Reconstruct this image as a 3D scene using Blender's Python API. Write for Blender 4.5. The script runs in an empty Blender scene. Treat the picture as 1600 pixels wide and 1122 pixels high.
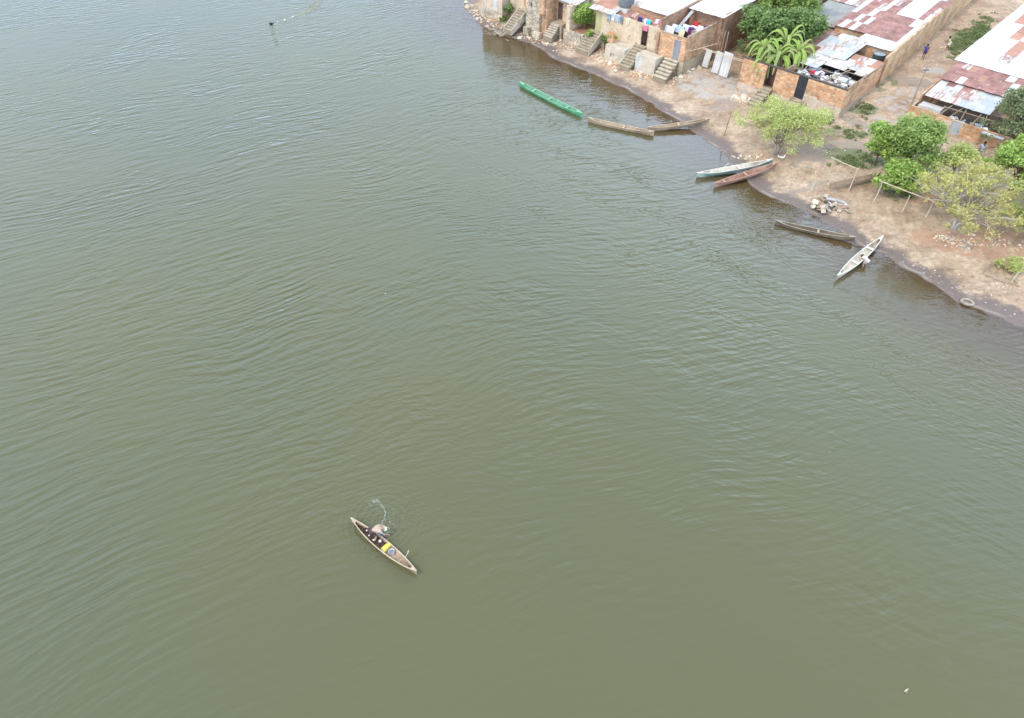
import bpy, bmesh, math, random
import numpy as np
from math import sin, cos, pi, radians, sqrt, atan2, exp
from mathutils import Vector, Matrix, noise as mnoise

R = random.Random(7)
S = bpy.context.scene
C = S.collection

# ------------------------------------------------------------------ camera, sky, sun
F = 1100.0; CH = 36.0; PT = radians(45)
cd = bpy.data.cameras.new('camera'); cam = bpy.data.objects.new('camera', cd); C.objects.link(cam)
cam.location = (0, 0, CH); cam.rotation_euler = (radians(90) - PT, 0, 0)
cd.sensor_width = 36; cd.lens = F / 1600 * 36; cd.clip_start = .5; cd.clip_end = 4000
S.camera = cam
SUN_DIR = Vector((-.62, -.42, 1.05)).normalized()
W = bpy.data.worlds.new('World'); S.world = W; W.use_nodes = True
nt = W.node_tree; bg = nt.nodes['Background']
sky = nt.nodes.new('ShaderNodeTexSky'); sky.sky_type = 'NISHITA'; sky.sun_disc = False
sky.sun_elevation = math.asin(SUN_DIR.z); sky.sun_rotation = atan2(SUN_DIR.x, SUN_DIR.y)
sky.dust_density = 3.0; sky.air_density = 1.2; sky.ozone_density = 1.5
def wmath(op, a, b=0.0, clamp=False):
    m = nt.nodes.new('ShaderNodeMath'); m.operation = op; m.use_clamp = clamp
    for k, c in enumerate((a, b)):
        if isinstance(c, (int, float)): m.inputs[k].default_value = c
        else: nt.links.new(c, m.inputs[k])
    return m.outputs[0]
# thin bright cloud veil over the blue, brighter low down and towards the left
wtc = nt.nodes.new('ShaderNodeTexCoord'); wsp = nt.nodes.new('ShaderNodeSeparateXYZ'); nt.links.new(wtc.outputs['Generated'], wsp.inputs[0])
wno = nt.nodes.new('ShaderNodeTexNoise'); wno.inputs['Scale'].default_value = 1.9; wno.inputs['Detail'].default_value = 4
wmp = nt.nodes.new('ShaderNodeMapping'); wmp.inputs['Scale'].default_value = (1, 1, 2.5); nt.links.new(wtc.outputs['Generated'], wmp.inputs[0]); nt.links.new(wmp.outputs[0], wno.inputs['Vector'])
wcr = nt.nodes.new('ShaderNodeValToRGB'); nt.links.new(wsp.outputs[2], wcr.inputs[0]); wcr.color_ramp.interpolation = 'B_SPLINE'
VEIL = [(0.0, .60), (.20, .74), (.36, .94), (.55, 1.0), (.70, .78), (.86, .34), (1.0, .26)]
while len(wcr.color_ramp.elements) < len(VEIL): wcr.color_ramp.elements.new(.5)
for e_, (p_, v_) in zip(wcr.color_ramp.elements, VEIL): e_.position = p_; e_.color = (v_, v_, v_, 1)
lum = wmath('MULTIPLY', wcr.outputs[0], 35.0)
lum = wmath('MULTIPLY', lum, wmath('ADD', 1.0, wmath('MULTIPLY', wsp.outputs[0], .16)))
lum = wmath('MULTIPLY', lum, wmath('ADD', .7, wmath('MULTIPLY', wno.outputs[0], .6)))
# unseen bright sky patch added low beyond the village, to glint in the ripples
wdt = nt.nodes.new('ShaderNodeVectorMath'); wdt.operation = 'DOT_PRODUCT'; nt.links.new(wtc.outputs['Generated'], wdt.inputs[0]); wdt.inputs[1].default_value = Vector((.34, .86, .37)).normalized()
lum = wmath('MULTIPLY', lum, wmath('ADD', 1.0, wmath('MULTIPLY', wmath('POWER', wmath('MAXIMUM', wdt.outputs['Value'], 0.0), 22.0), .75)))
veil = nt.nodes.new('ShaderNodeVectorMath'); veil.operation = 'SCALE'; veil.inputs[0].default_value = (.76, .97, 1.27); nt.links.new(lum, veil.inputs['Scale'])
wmx = nt.nodes.new('ShaderNodeMix'); wmx.data_type = 'RGBA'; wmx.inputs[0].default_value = .7
nt.links.new(sky.outputs[0], wmx.inputs[6]); nt.links.new(veil.outputs[0], wmx.inputs[7])
nt.links.new(wmx.outputs[2], bg.inputs[0]); bg.inputs[1].default_value = .13
sl = bpy.data.lights.new('sun', 'SUN'); sl.energy = 2.3; sl.angle = radians(10); sl.color = (1, .89, .72)
so = bpy.data.objects.new('sun', sl); C.objects.link(so)
so.rotation_euler = SUN_DIR.to_track_quat('Z', 'Y').to_euler()
S.view_settings.view_transform = 'Standard'; S.view_settings.look = 'None'
S.view_settings.exposure = -.31; S.view_settings.gamma = 1
S.render.resolution_x = 1024; S.render.resolution_y = 718
try:
    S.cycles.max_bounces = 6; S.cycles.transparent_max_bounces = 12
except Exception: pass

# ------------------------------------------------------------------ places
def P(u, v, z=0.0):
    """the point at height z which the photograph shows at (u, v)"""
    vp = (v - 561) / F; s = sin(PT) + vp * cos(PT); d = (CH - z) / s
    return Vector(((u - 800) / F * d, (CH - z) * (cos(PT) - vp * sin(PT)) / s, z))
OX, OY = 34.2, 70.2
E1 = Vector((.716, -.698, 0)); E2 = Vector((.698, .716, 0)); VR = atan2(-.698, .716)
def V(a, b, z=0.0):   # village grid: a along the house fronts, b away from the water
    return Vector((OX + a * E1.x + b * E2.x, OY + a * E1.y + b * E2.y, z))
def AB(p): 
    x, y = p[0] - OX, p[1] - OY
    return x * E1.x + y * E1.y, x * E2.x + y * E2.y

SH = [(-60, 330), (-22, 175), (-12, 130), (-7.5, 112), (-6.9, 108), (-5.6, 103.2), (-3.2, 99.6), (-.4, 96.6), (2.2, 94.6), (5.6, 89.3), (7.6, 87.2),
      (10.2, 84.2), (13.3, 80.9), (14.9, 78.1), (17.2, 74.3), (19.5, 70.1), (21.0, 67), (22.3, 63.6), (22.9, 59.4), (23.9, 57.9), (26.4, 55.3),
      (27.7, 53.9), (30.1, 49.5), (31.6, 48.6), (32.2, 47.3), (33.4, 45.3), (35.0, 42.8), (36.7, 41.1), (39.6, 38.9), (46, 33), (58, 20), (90, -30), (140, -150)]
SHn = np.array(SH, dtype=float)
def sdist(X, Y):
    """signed distance to the shoreline, positive on land (numpy)"""
    X = np.asarray(X, float); Y = np.asarray(Y, float)
    best = np.full(X.shape, 1e9); sg = np.ones(X.shape)
    for (x0, y0), (x1, y1) in zip(SH[:-1], SH[1:]):
        dx, dy = x1 - x0, y1 - y0; L2 = dx * dx + dy * dy
        t = np.clip(((X - x0) * dx + (Y - y0) * dy) / L2, 0, 1)
        d = np.hypot(X - x0 - t * dx, Y - y0 - t * dy)
        cr = dx * (Y - y0) - dy * (X - x0)
        m = d < best - 1e-9
        best = np.where(m, d, best); sg = np.where(m, np.where(cr > 0, 1, -1), sg)
    return best * sg
DX = [-200, -20, -8, -4, 0, 3, 6, 10, 14, 20, 30, 60, 400]
DZ = [-9, -2.6, -1.05, -.45, 0, .3, .8, 1.25, 1.55, 2.1, 2.4, 2.6, 4]
def zt_np(X, Y):
    d = sdist(X, Y)
    return np.interp(d, DX, DZ)
def bump(x, y):
    return (.10 * mnoise.noise(Vector((x * .35, y * .35, 0))) + .05 * mnoise.noise(Vector((x * 1.1, y * 1.1, 3))))
def zt(x, y):
    z = float(zt_np(np.array([x]), np.array([y]))[0])
    return z + bump(x, y) * max(0.55, min(1, abs(z) / .5))
def G(u, v, dz=0.0):
    z = 1.0
    for _ in range(14):
        p = P(u, v, z); z = .5 * z + .5 * zt(p.x, p.y)
    p = P(u, v, z); p.z = z + dz; return p

# ------------------------------------------------------------------ tagging
def tag(o, label=None, cat=None, group=None, kind=None):
    if label: o['label'] = label
    if cat: o['category'] = cat
    if group: o['group'] = group
    if kind: o['kind'] = kind
    return o
def empty(name, loc, rz=0.0, label=None, cat=None, group=None):
    o = bpy.data.objects.new(name, None); C.objects.link(o); o.location = loc; o.rotation_euler = (0, 0, rz)
    o.empty_display_size = .3
    return tag(o, label, cat, group)
def copy_tree(o, parent=None):
    c = o.copy(); C.objects.link(c)
    if parent: c.parent = parent
    for ch in list(o.children): copy_tree(ch, c)
    return c

# ------------------------------------------------------------------ materials
def NG(name):
    m = bpy.data.materials.new(name); m.use_nodes = True
    n = m.node_tree.nodes; l = m.node_tree.links
    return m, n, l, n['Principled BSDF']
def noise_node(n, l, vec, scale, detail=4, rough=.6):
    t = n.new('ShaderNodeTexNoise'); t.inputs['Scale'].default_value = scale; t.inputs['Detail'].default_value = detail
    t.inputs['Roughness'].default_value = rough
    if vec is not None: l.new(vec, t.inputs['Vector'])
    return t
def ramp(n, l, fac, stops):
    r = n.new('ShaderNodeValToRGB'); l.new(fac, r.inputs[0])
    el = r.color_ramp.elements
    while len(el) < len(stops): el.new(.5)
    for e, (p, c) in zip(el, stops):
        e.position = p; e.color = (c[0], c[1], c[2], 1) if not isinstance(c, (int, float)) else (c, c, c, 1)
    return r
def mixc(n, l, fac, a, b, mode='MIX'):
    m = n.new('ShaderNodeMix'); m.data_type = 'RGBA'; m.blend_type = mode
    if isinstance(fac, (int, float)): m.inputs[0].default_value = fac
    else: l.new(fac, m.inputs[0])
    for k, c in ((6, a), (7, b)):
        if isinstance(c, tuple): m.inputs[k].default_value = (*c[:3], 1)
        else: l.new(c, m.inputs[k])
    return m.outputs[2]
def math_(n, l, op, a, b=None, clamp=False):
    m = n.new('ShaderNodeMath'); m.operation = op; m.use_clamp = clamp
    for k, c in enumerate((a, b)):
        if c is None: continue
        if isinstance(c, (int, float)): m.inputs[k].default_value = c
        else: l.new(c, m.inputs[k])
    return m.outputs[0]
def bump_(n, l, h, bs, strength=.5, dist=.05):
    b = n.new('ShaderNodeBump'); b.inputs['Strength'].default_value = strength; b.inputs['Distance'].default_value = dist
    l.new(h, b.inputs['Height']); l.new(b.outputs[0], bs.inputs['Normal']); return b

def mat_plain(name, c1, c2=None, scale=3.0, rough=.8, stain=None, sp=.2, metal=0.0):
    m, n, l, bs = NG(name)
    tc = n.new('ShaderNodeTexCoord')
    c2 = c2 or tuple(x * .72 for x in c1)
    a = noise_node(n, l, tc.outputs['Object'], scale)
    col = ramp(n, l, a.outputs[0], [(.36, c2), (.62, c1)]).outputs[0]
    if stain:
        b = noise_node(n, l, tc.outputs['Object'], scale * .45, 5)
        f = ramp(n, l, b.outputs[0], [(.5, 0.0), (.64, 1.0)])
        col = mixc(n, l, f.outputs[0], col, stain)
    l.new(col, bs.inputs['Base Color']); bs.inputs['Roughness'].default_value = rough
    bs.inputs['Specular IOR Level'].default_value = sp; bs.inputs['Metallic'].default_value = metal
    c = noise_node(n, l, tc.outputs['Object'], scale * 5, 3)
    bump_(n, l, c.outputs[0], bs, .4, .02)
    return m
def mat_brick(name, c1, c2, mortar, plaster, amount=.55, bw=.42, bh=.2):
    """bare block wall: courses of hollow clay bricks, smeared mortar and leftover plaster"""
    m, n, l, bs = NG(name)
    tc = n.new('ShaderNodeTexCoord'); sep = n.new('ShaderNodeSeparateXYZ'); l.new(tc.outputs['Object'], sep.inputs[0])
    xy = math_(n, l, 'ADD', sep.outputs[0], sep.outputs[1])
    cb = n.new('ShaderNodeCombineXYZ'); l.new(xy, cb.inputs[0]); l.new(sep.outputs[2], cb.inputs[1])
    br = n.new('ShaderNodeTexBrick'); l.new(cb.outputs[0], br.inputs['Vector'])
    br.inputs['Color1'].default_value = (*c1, 1); br.inputs['Color2'].default_value = (*c2, 1); br.inputs['Mortar'].default_value = (*mortar, 1)
    br.inputs['Scale'].default_value = 1; br.inputs['Brick Width'].default_value = bw; br.inputs['Row Height'].default_value = bh
    br.inputs['Mortar Size'].default_value = .022; br.inputs['Bias'].default_value = .1
    st = n.new('ShaderNodeMapping'); st.inputs['Scale'].default_value = (1.0, 2.6, 1); l.new(cb.outputs[0], st.inputs[0])
    a = noise_node(n, l, st.outputs[0], 1.5, 5, .7)
    f = ramp(n, l, a.outputs[0], [(amount, 0.0), (amount + .08, 1.0)])
    col = mixc(n, l, f.outputs[0], br.outputs[0], plaster)
    b = noise_node(n, l, tc.outputs['Object'], .8, 5, .7)
    f2 = ramp(n, l, b.outputs[0], [(.38, .6), (.58, 1.0)])
    col = mixc(n, l, 1.0, col, f2.outputs[0], 'MULTIPLY')
    l.new(col, bs.inputs['Base Color']); bs.inputs['Roughness'].default_value = .9
    bs.inputs['Specular IOR Level'].default_value = .15
    bump_(n, l, br.outputs['Fac'], bs, -.5, .02)
    return m
def mat_stone(name, c1, c2, gap, scale=2.2):
    m, n, l, bs = NG(name)
    tc = n.new('ShaderNodeTexCoord')
    v = n.new('ShaderNodeTexVoronoi'); v.inputs['Scale'].default_value = scale; l.new(tc.outputs['Object'], v.inputs['Vector'])
    v2 = n.new('ShaderNodeTexVoronoi'); v2.feature = 'DISTANCE_TO_EDGE'; v2.inputs['Scale'].default_value = scale; l.new(tc.outputs['Object'], v2.inputs['Vector'])
    r = ramp(n, l, v.outputs['Color'], [(.2, c1), (.75, c2)])
    g = ramp(n, l, v2.outputs['Distance'], [(.02, 1.0), (.07, 0.0)])
    col = mixc(n, l, g.outputs[0], r.outputs[0], gap)
    a = noise_node(n, l, tc.outputs['Object'], 1.1, 5)
    f = ramp(n, l, a.outputs[0], [(.45, .65), (.6, 1.0)])
    col = mixc(n, l, 1.0, col, f.outputs[0], 'MULTIPLY')
    l.new(col, bs.inputs['Base Color']); bs.inputs['Roughness'].default_value = .9
    bump_(n, l, v2.outputs['Distance'], bs, .7, .06)
    return m
def mat_sheet(name, c1, c2, stain=None, s_lo=.55, rough=.6, axis='Y', pitch=.16):
    """corrugated roofing sheet; ridges run down the slope"""
    m, n, l, bs = NG(name)
    tc = n.new('ShaderNodeTexCoord')
    a = noise_node(n, l, tc.outputs['Object'], .9, 5, .65)
    col = ramp(n, l, a.outputs[0], [(.35, c2), (.6, c1)]).outputs[0]
    if stain:
        mp = n.new('ShaderNodeMapping'); mp.inputs['Scale'].default_value = (3.2, .6, 1); l.new(tc.outputs['Object'], mp.inputs[0])
        b = noise_node(n, l, mp.outputs[0], 1.3, 5, .7)
        f = ramp(n, l, b.outputs[0], [(s_lo, 0.0), (s_lo + .07, 1.0)])
        col = mixc(n, l, f.outputs[0], col, stain)
    g = n.new('ShaderNodeNewGeometry')
    isl = ramp(n, l, g.outputs['Random Per Island'], [(0, .8), (1, 1.0)])
    col = mixc(n, l, 1.0, col, isl.outputs[0], 'MULTIPLY')
    l.new(col, bs.inputs['Base Color']); bs.inputs['Roughness'].default_value = rough
    bs.inputs['Specular IOR Level'].default_value = .3
    w = n.new('ShaderNodeTexWave'); w.bands_direction = 'X'; w.inputs['Scale'].default_value = 1 / pitch / 3.18
    l.new(tc.outputs['Object'], w.inputs['Vector'])
    bump_(n, l, w.outputs[0], bs, .8, .03)
    return m
def mat_leaf(name, cols, trans=.35):
    m, n, l, bs = NG(name)
    g = n.new('ShaderNodeNewGeometry'); tc = n.new('ShaderNodeTexCoord')
    a = noise_node(n, l, tc.outputs['Object'], .7, 3)
    s = math_(n, l, 'ADD', math_(n, l, 'MULTIPLY', g.outputs['Random Per Island'], .6), math_(n, l, 'MULTIPLY', a.outputs[0], .5))
    k = len(cols)
    r = ramp(n, l, s, [(.12 + .72 * i / (k - 1), c) for i, c in enumerate(cols)])
    l.new(r.outputs[0], bs.inputs['Base Color']); bs.inputs['Roughness'].default_value = .6
    bs.inputs['Specular IOR Level'].default_value = .25
    t = n.new('ShaderNodeBsdfTranslucent'); l.new(r.outputs[0], t.inputs[0])
    mx = n.new('ShaderNodeMixShader'); mx.inputs[0].default_value = trans
    l.new(bs.outputs[0], mx.inputs[1]); l.new(t.outputs[0], mx.inputs[2])
    l.new(mx.outputs[0], n['Material Output'].inputs[0])
    return m
def mat_wall(name, c1, c2, patch, dirt, scale=1.0, pt=.58):
    """old render: mottled, streaked by rain, fallen off in patches"""
    m, n, l, bs = NG(name); tc = n.new('ShaderNodeTexCoord'); ob = tc.outputs['Object']
    a = noise_node(n, l, ob, 1.1 * scale, 5, .65); col = ramp(n, l, a.outputs[0], [(.36, c2), (.62, c1)]).outputs[0]
    b = noise_node(n, l, ob, .75 * scale, 6, .72); f = ramp(n, l, b.outputs[0], [(pt, 0.0), (pt + .04, 1.0)])
    c = noise_node(n, l, ob, 3.5 * scale, 4, .6); pc = ramp(n, l, c.outputs[0], [(.35, tuple(x * .75 for x in patch)), (.6, patch)])
    col = mixc(n, l, f.outputs[0], col, pc.outputs[0])
    mp = n.new('ShaderNodeMapping'); mp.inputs['Scale'].default_value = (1.3, 1.3, .5); l.new(ob, mp.inputs[0])
    d = noise_node(n, l, mp.outputs[0], 1.2, 5, .7); fd = ramp(n, l, d.outputs[0], [(.52, 0.0), (.72, .6)]); col = mixc(n, l, fd.outputs[0], col, dirt)
    e = noise_node(n, l, ob, 9, 4, .7); fe = ramp(n, l, e.outputs[0], [(.35, .8), (.6, 1.05)]); col = mixc(n, l, 1.0, col, fe.outputs[0], 'MULTIPLY')
    l.new(col, bs.inputs['Base Color']); bs.inputs['Roughness'].default_value = .92; bs.inputs['Specular IOR Level'].default_value = .15
    h = math_(n, l, 'SUBTRACT', math_(n, l, 'MULTIPLY', e.outputs[0], .4), f.outputs[0]); bump_(n, l, h, bs, .8, .04)
    return m
M = {}
M['brick'] = mat_brick('brick_orange', (.62, .25, .10), (.70, .38, .20), (.64, .46, .30), (.76, .59, .40), .53)
M['brick_rough'] = mat_brick('brick_rough', (.56, .25, .12), (.64, .38, .21), (.60, .44, .29), (.68, .52, .36), .54)
M['brick_tan'] = mat_brick('brick_tan', (.58, .35, .18), (.66, .43, .24), (.56, .40, .25), (.66, .49, .32), .52)
M['brick_dark'] = mat_brick('brick_dark', (.40, .19, .10), (.48, .26, .15), (.40, .32, .24), (.42, .33, .25), .58)
M['plaster'] = mat_wall('plaster_cream', (.72, .57, .40), (.58, .43, .29), (.52, .29, .16), (.42, .30, .20), 1, .58)
M['plaster_pink'] = mat_wall('plaster_pink', (.68, .54, .41), (.54, .41, .30), (.52, .31, .19), (.35, .26, .19), 1, .6)
M['plaster_white'] = mat_wall('plaster_white', (.64, .61, .56), (.52, .47, .40), (.45, .33, .23), (.38, .31, .24), 1, .62)
M['plaster_yellow'] = mat_plain('plaster_yellow', (.52, .47, .24), (.44, .38, .19), 1.1, .9)
M['beige'] = mat_plain('beige_wall', (.60, .50, .34), (.52, .42, .28), .8, .9)
M['concrete'] = mat_wall('concrete', (.52, .42, .30), (.39, .31, .21), (.30, .24, .17), (.24, .20, .14), 1.3, .6)
M['concrete_pale'] = mat_wall('concrete_pale', (.66, .57, .44), (.52, .43, .32), (.44, .34, .23), (.36, .29, .21), 1.2, .6)
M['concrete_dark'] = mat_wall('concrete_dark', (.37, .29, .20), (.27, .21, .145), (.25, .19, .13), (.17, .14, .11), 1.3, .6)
M['stone'] = mat_stone('rubble_stone', (.58, .45, .31), (.66, .56, .42), (.36, .27, .19), 1.6)
M['rock'] = mat_plain('rock', (.62, .49, .35), (.42, .32, .22), 2.0, .95)
M['rock_pale'] = mat_plain('rock_pale', (.72, .62, .48), (.54, .44, .33), 2.0, .95)
M['white'] = mat_sheet('white_zinc', (.73, .68, .63), (.63, .60, .56), (.52, .43, .37), .61)
M['white_dirty'] = mat_sheet('stained_zinc', (.66, .60, .52), (.50, .45, .39), (.42, .24, .17), .52)
M['grey'] = mat_sheet('grey_zinc', (.52, .51, .49), (.42, .41, .40), (.36, .30, .26), .62)
M['cement'] = mat_sheet('fibre_cement', (.40, .37, .33), (.33, .30, .27), (.29, .26, .22), .6, .85)
M['rust'] = mat_sheet('rusty_zinc', (.42, .205, .16), (.27, .12, .088), (.56, .42, .36), .60, .8)
M['rust_orange'] = mat_sheet('orange_rust', (.52, .26, .17), (.42, .20, .13), (.64, .50, .42), .62, .8)
M['rust_mix'] = mat_sheet('flaking_rust', (.46, .26, .20), (.36, .18, .14), (.62, .58, .53), .48, .8)
M['wood'] = mat_plain('weathered_wood', (.40, .31, .22), (.26, .19, .13), 3, .85)
M['wood_pale'] = mat_plain('pale_wood', (.62, .52, .38), (.45, .36, .25), 3, .85)
M['wood_dark'] = mat_plain('dark_wood', (.13, .10, .08), (.08, .06, .05), 3, .85)
M['bark'] = mat_plain('bark_grey', (.42, .36, .29), (.28, .22, .17), 3, .9)
M['bark_pale'] = mat_plain('bark_pale', (.60, .53, .44), (.45, .39, .32), 3, .9)
M['bark_brown'] = mat_plain('bark_brown', (.27, .19, .13), (.17, .12, .08), 3, .9)
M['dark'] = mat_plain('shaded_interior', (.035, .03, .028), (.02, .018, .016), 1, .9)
M['metal_grey'] = mat_plain('grey_painted_metal', (.30, .29, .30), (.24, .23, .24), 1.2, .6)
M['metal_dark'] = mat_plain('dark_painted_metal', (.05, .05, .055), (.035, .035, .04), 1.2, .5)
M['metal_pale'] = mat_plain('pale_painted_metal', (.44, .45, .46), (.36, .37, .37), 1.2, .6)
M['door_orange'] = mat_plain('orange_painted_door', (.62, .32, .13), (.5, .25, .10), 1.5, .7)
M['door_interior_brown'] = mat_plain('brown_door_and_interior', (.16, .09, .075), (.11, .06, .05), 1.5, .7)
M['tank'] = mat_plain('dark_tank_plastic', (.075, .09, .09), (.05, .06, .062), 1.5, .5)
M['tank_in'] = mat_plain('tank_lid_grey', (.26, .30, .30), (.2, .23, .23), 1.5, .5)
M['tank_grey'] = mat_plain('grey_tank_plastic', (.20, .21, .21), (.15, .16, .16), 1.5, .6)
M['red_cloth'] = mat_plain('red_cloth', (.55, .05, .06)); M['pink'] = mat_plain('pink_cloth', (.80, .22, .34), (.65, .15, .25))
M['navy'] = mat_plain('navy_cloth', (.05, .05, .14)); M['cyan'] = mat_plain('turquoise_cloth', (.10, .55, .66), (.08, .45, .55))
M['lblue'] = mat_plain('light_blue_cloth', (.45, .55, .66), (.35, .45, .55)); M['wcloth'] = mat_plain('white_cloth', (.82, .82, .82), (.7, .7, .72))
M['purple'] = mat_plain('purple_cloth', (.15, .05, .16)); M['yellow'] = mat_plain('yellow_plastic', (.74, .56, .10), (.66, .46, .08), 3, .6)
M['cream_cloth'] = mat_plain('cream_cloth', (.72, .66, .45), (.62, .56, .38)); M['blue'] = mat_plain('blue_cloth', (.06, .06, .36), (.045, .045, .27))
M['grey_cloth'] = mat_plain('grey_cloth', (.25, .27, .30)); M['yshirt'] = mat_plain('pale_yellow_cloth', (.75, .68, .38), (.66, .58, .30))
M['skin'] = mat_plain('brown_skin', (.26, .14, .09), (.21, .11, .07), 4, .6); M['skin2'] = mat_plain('tan_skin', (.50, .30, .20), (.42, .24, .16), 4, .6)
M['hair'] = mat_plain('black_hair', (.02, .017, .015)); M['jeans'] = mat_plain('dark_shorts', (.07, .07, .10))
M['salmon'] = mat_plain('pale_shirt', (.66, .56, .50), (.58, .46, .40), 5)
M['fisher_shirt'] = mat_plain('faded_tan_shirt', (.52, .40, .30), (.44, .31, .22), 5)
M['brown_shorts'] = mat_plain('brown_shorts', (.11, .07, .06))
M['net'] = mat_plain('dark_net', (.11, .065, .05), (.045, .028, .024), 7, .9); M['net_blue'] = mat_plain('blue_net', (.22, .28, .40), (.15, .20, .30), 7, .9)
M['red_dirt'] = mat_plain('rusty_scrap', (.42, .27, .19), (.30, .18, .12))
M['rubber'] = mat_plain('old_rubber', (.42, .35, .28), (.28, .23, .18), 3, .9)
M['float'] = mat_plain('white_float', (.8, .78, .74), (.7, .66, .6)); M['bucket'] = mat_plain('pale_bucket', (.58, .57, .56), (.48, .47, .46), 3, .5)
M['foam'] = mat_plain('water_foam', (.60, .62, .54), (.48, .51, .43), 6, .6)
M['rope'] = mat_plain('net_rope', (.42, .40, .29), (.33, .31, .22), 6, .9)
M['feather'] = mat_plain('dark_feathers', (.035, .045, .05)); M['white_fur'] = mat_plain('white_feathers', (.78, .76, .72))
# canoe paints
def mat_canoe(name, c1, c2, wear, lo=.55):
    return mat_plain(name, c1, c2, 1.6, .75, wear)
M['c_green'] = mat_canoe('green_boat_paint', (.07, .34, .17), (.05, .26, .13), (.13, .36, .21))
M['c_green_rail'] = mat_plain('pale_green_rail', (.32, .50, .28), (.22, .40, .21), 2, .7)
M['c_greyin'] = mat_plain('green_grey_boards', (.17, .33, .22), (.12, .25, .17), 2, .8)
M['c_brown'] = mat_canoe('bare_boat_wood', (.45, .33, .22), (.32, .225, .15), (.25, .185, .13))
M['c_brown_rail'] = mat_plain('pale_boat_rail', (.54, .42, .29), (.42, .32, .21), 2, .8)
M['c_white'] = mat_canoe('white_boat_paint', (.64, .57, .46), (.50, .43, .34), (.36, .29, .22))
M['c_white_rail'] = mat_plain('white_boat_rail', (.76, .70, .60), (.62, .56, .47), 2, .7)
M['c_teal'] = mat_canoe('teal_boat_paint', (.22, .32, .28), (.15, .24, .21), (.42, .45, .40))
M['c_red'] = mat_canoe('brownish_red_boat_paint', (.36, .20, .14), (.28, .15, .11), (.44, .29, .21))
M['c_red_rail'] = mat_plain('worn_red_rail', (.50, .30, .21), (.40, .23, .16), 2, .8)
M['c_dark'] = mat_canoe('waterlogged_wood', (.17, .12, .085), (.11, .08, .06), (.22, .18, .12))
M['c_dark_rail'] = mat_plain('worn_dark_rail', (.44, .37, .27), (.28, .23, .16), 2, .8)

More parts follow.
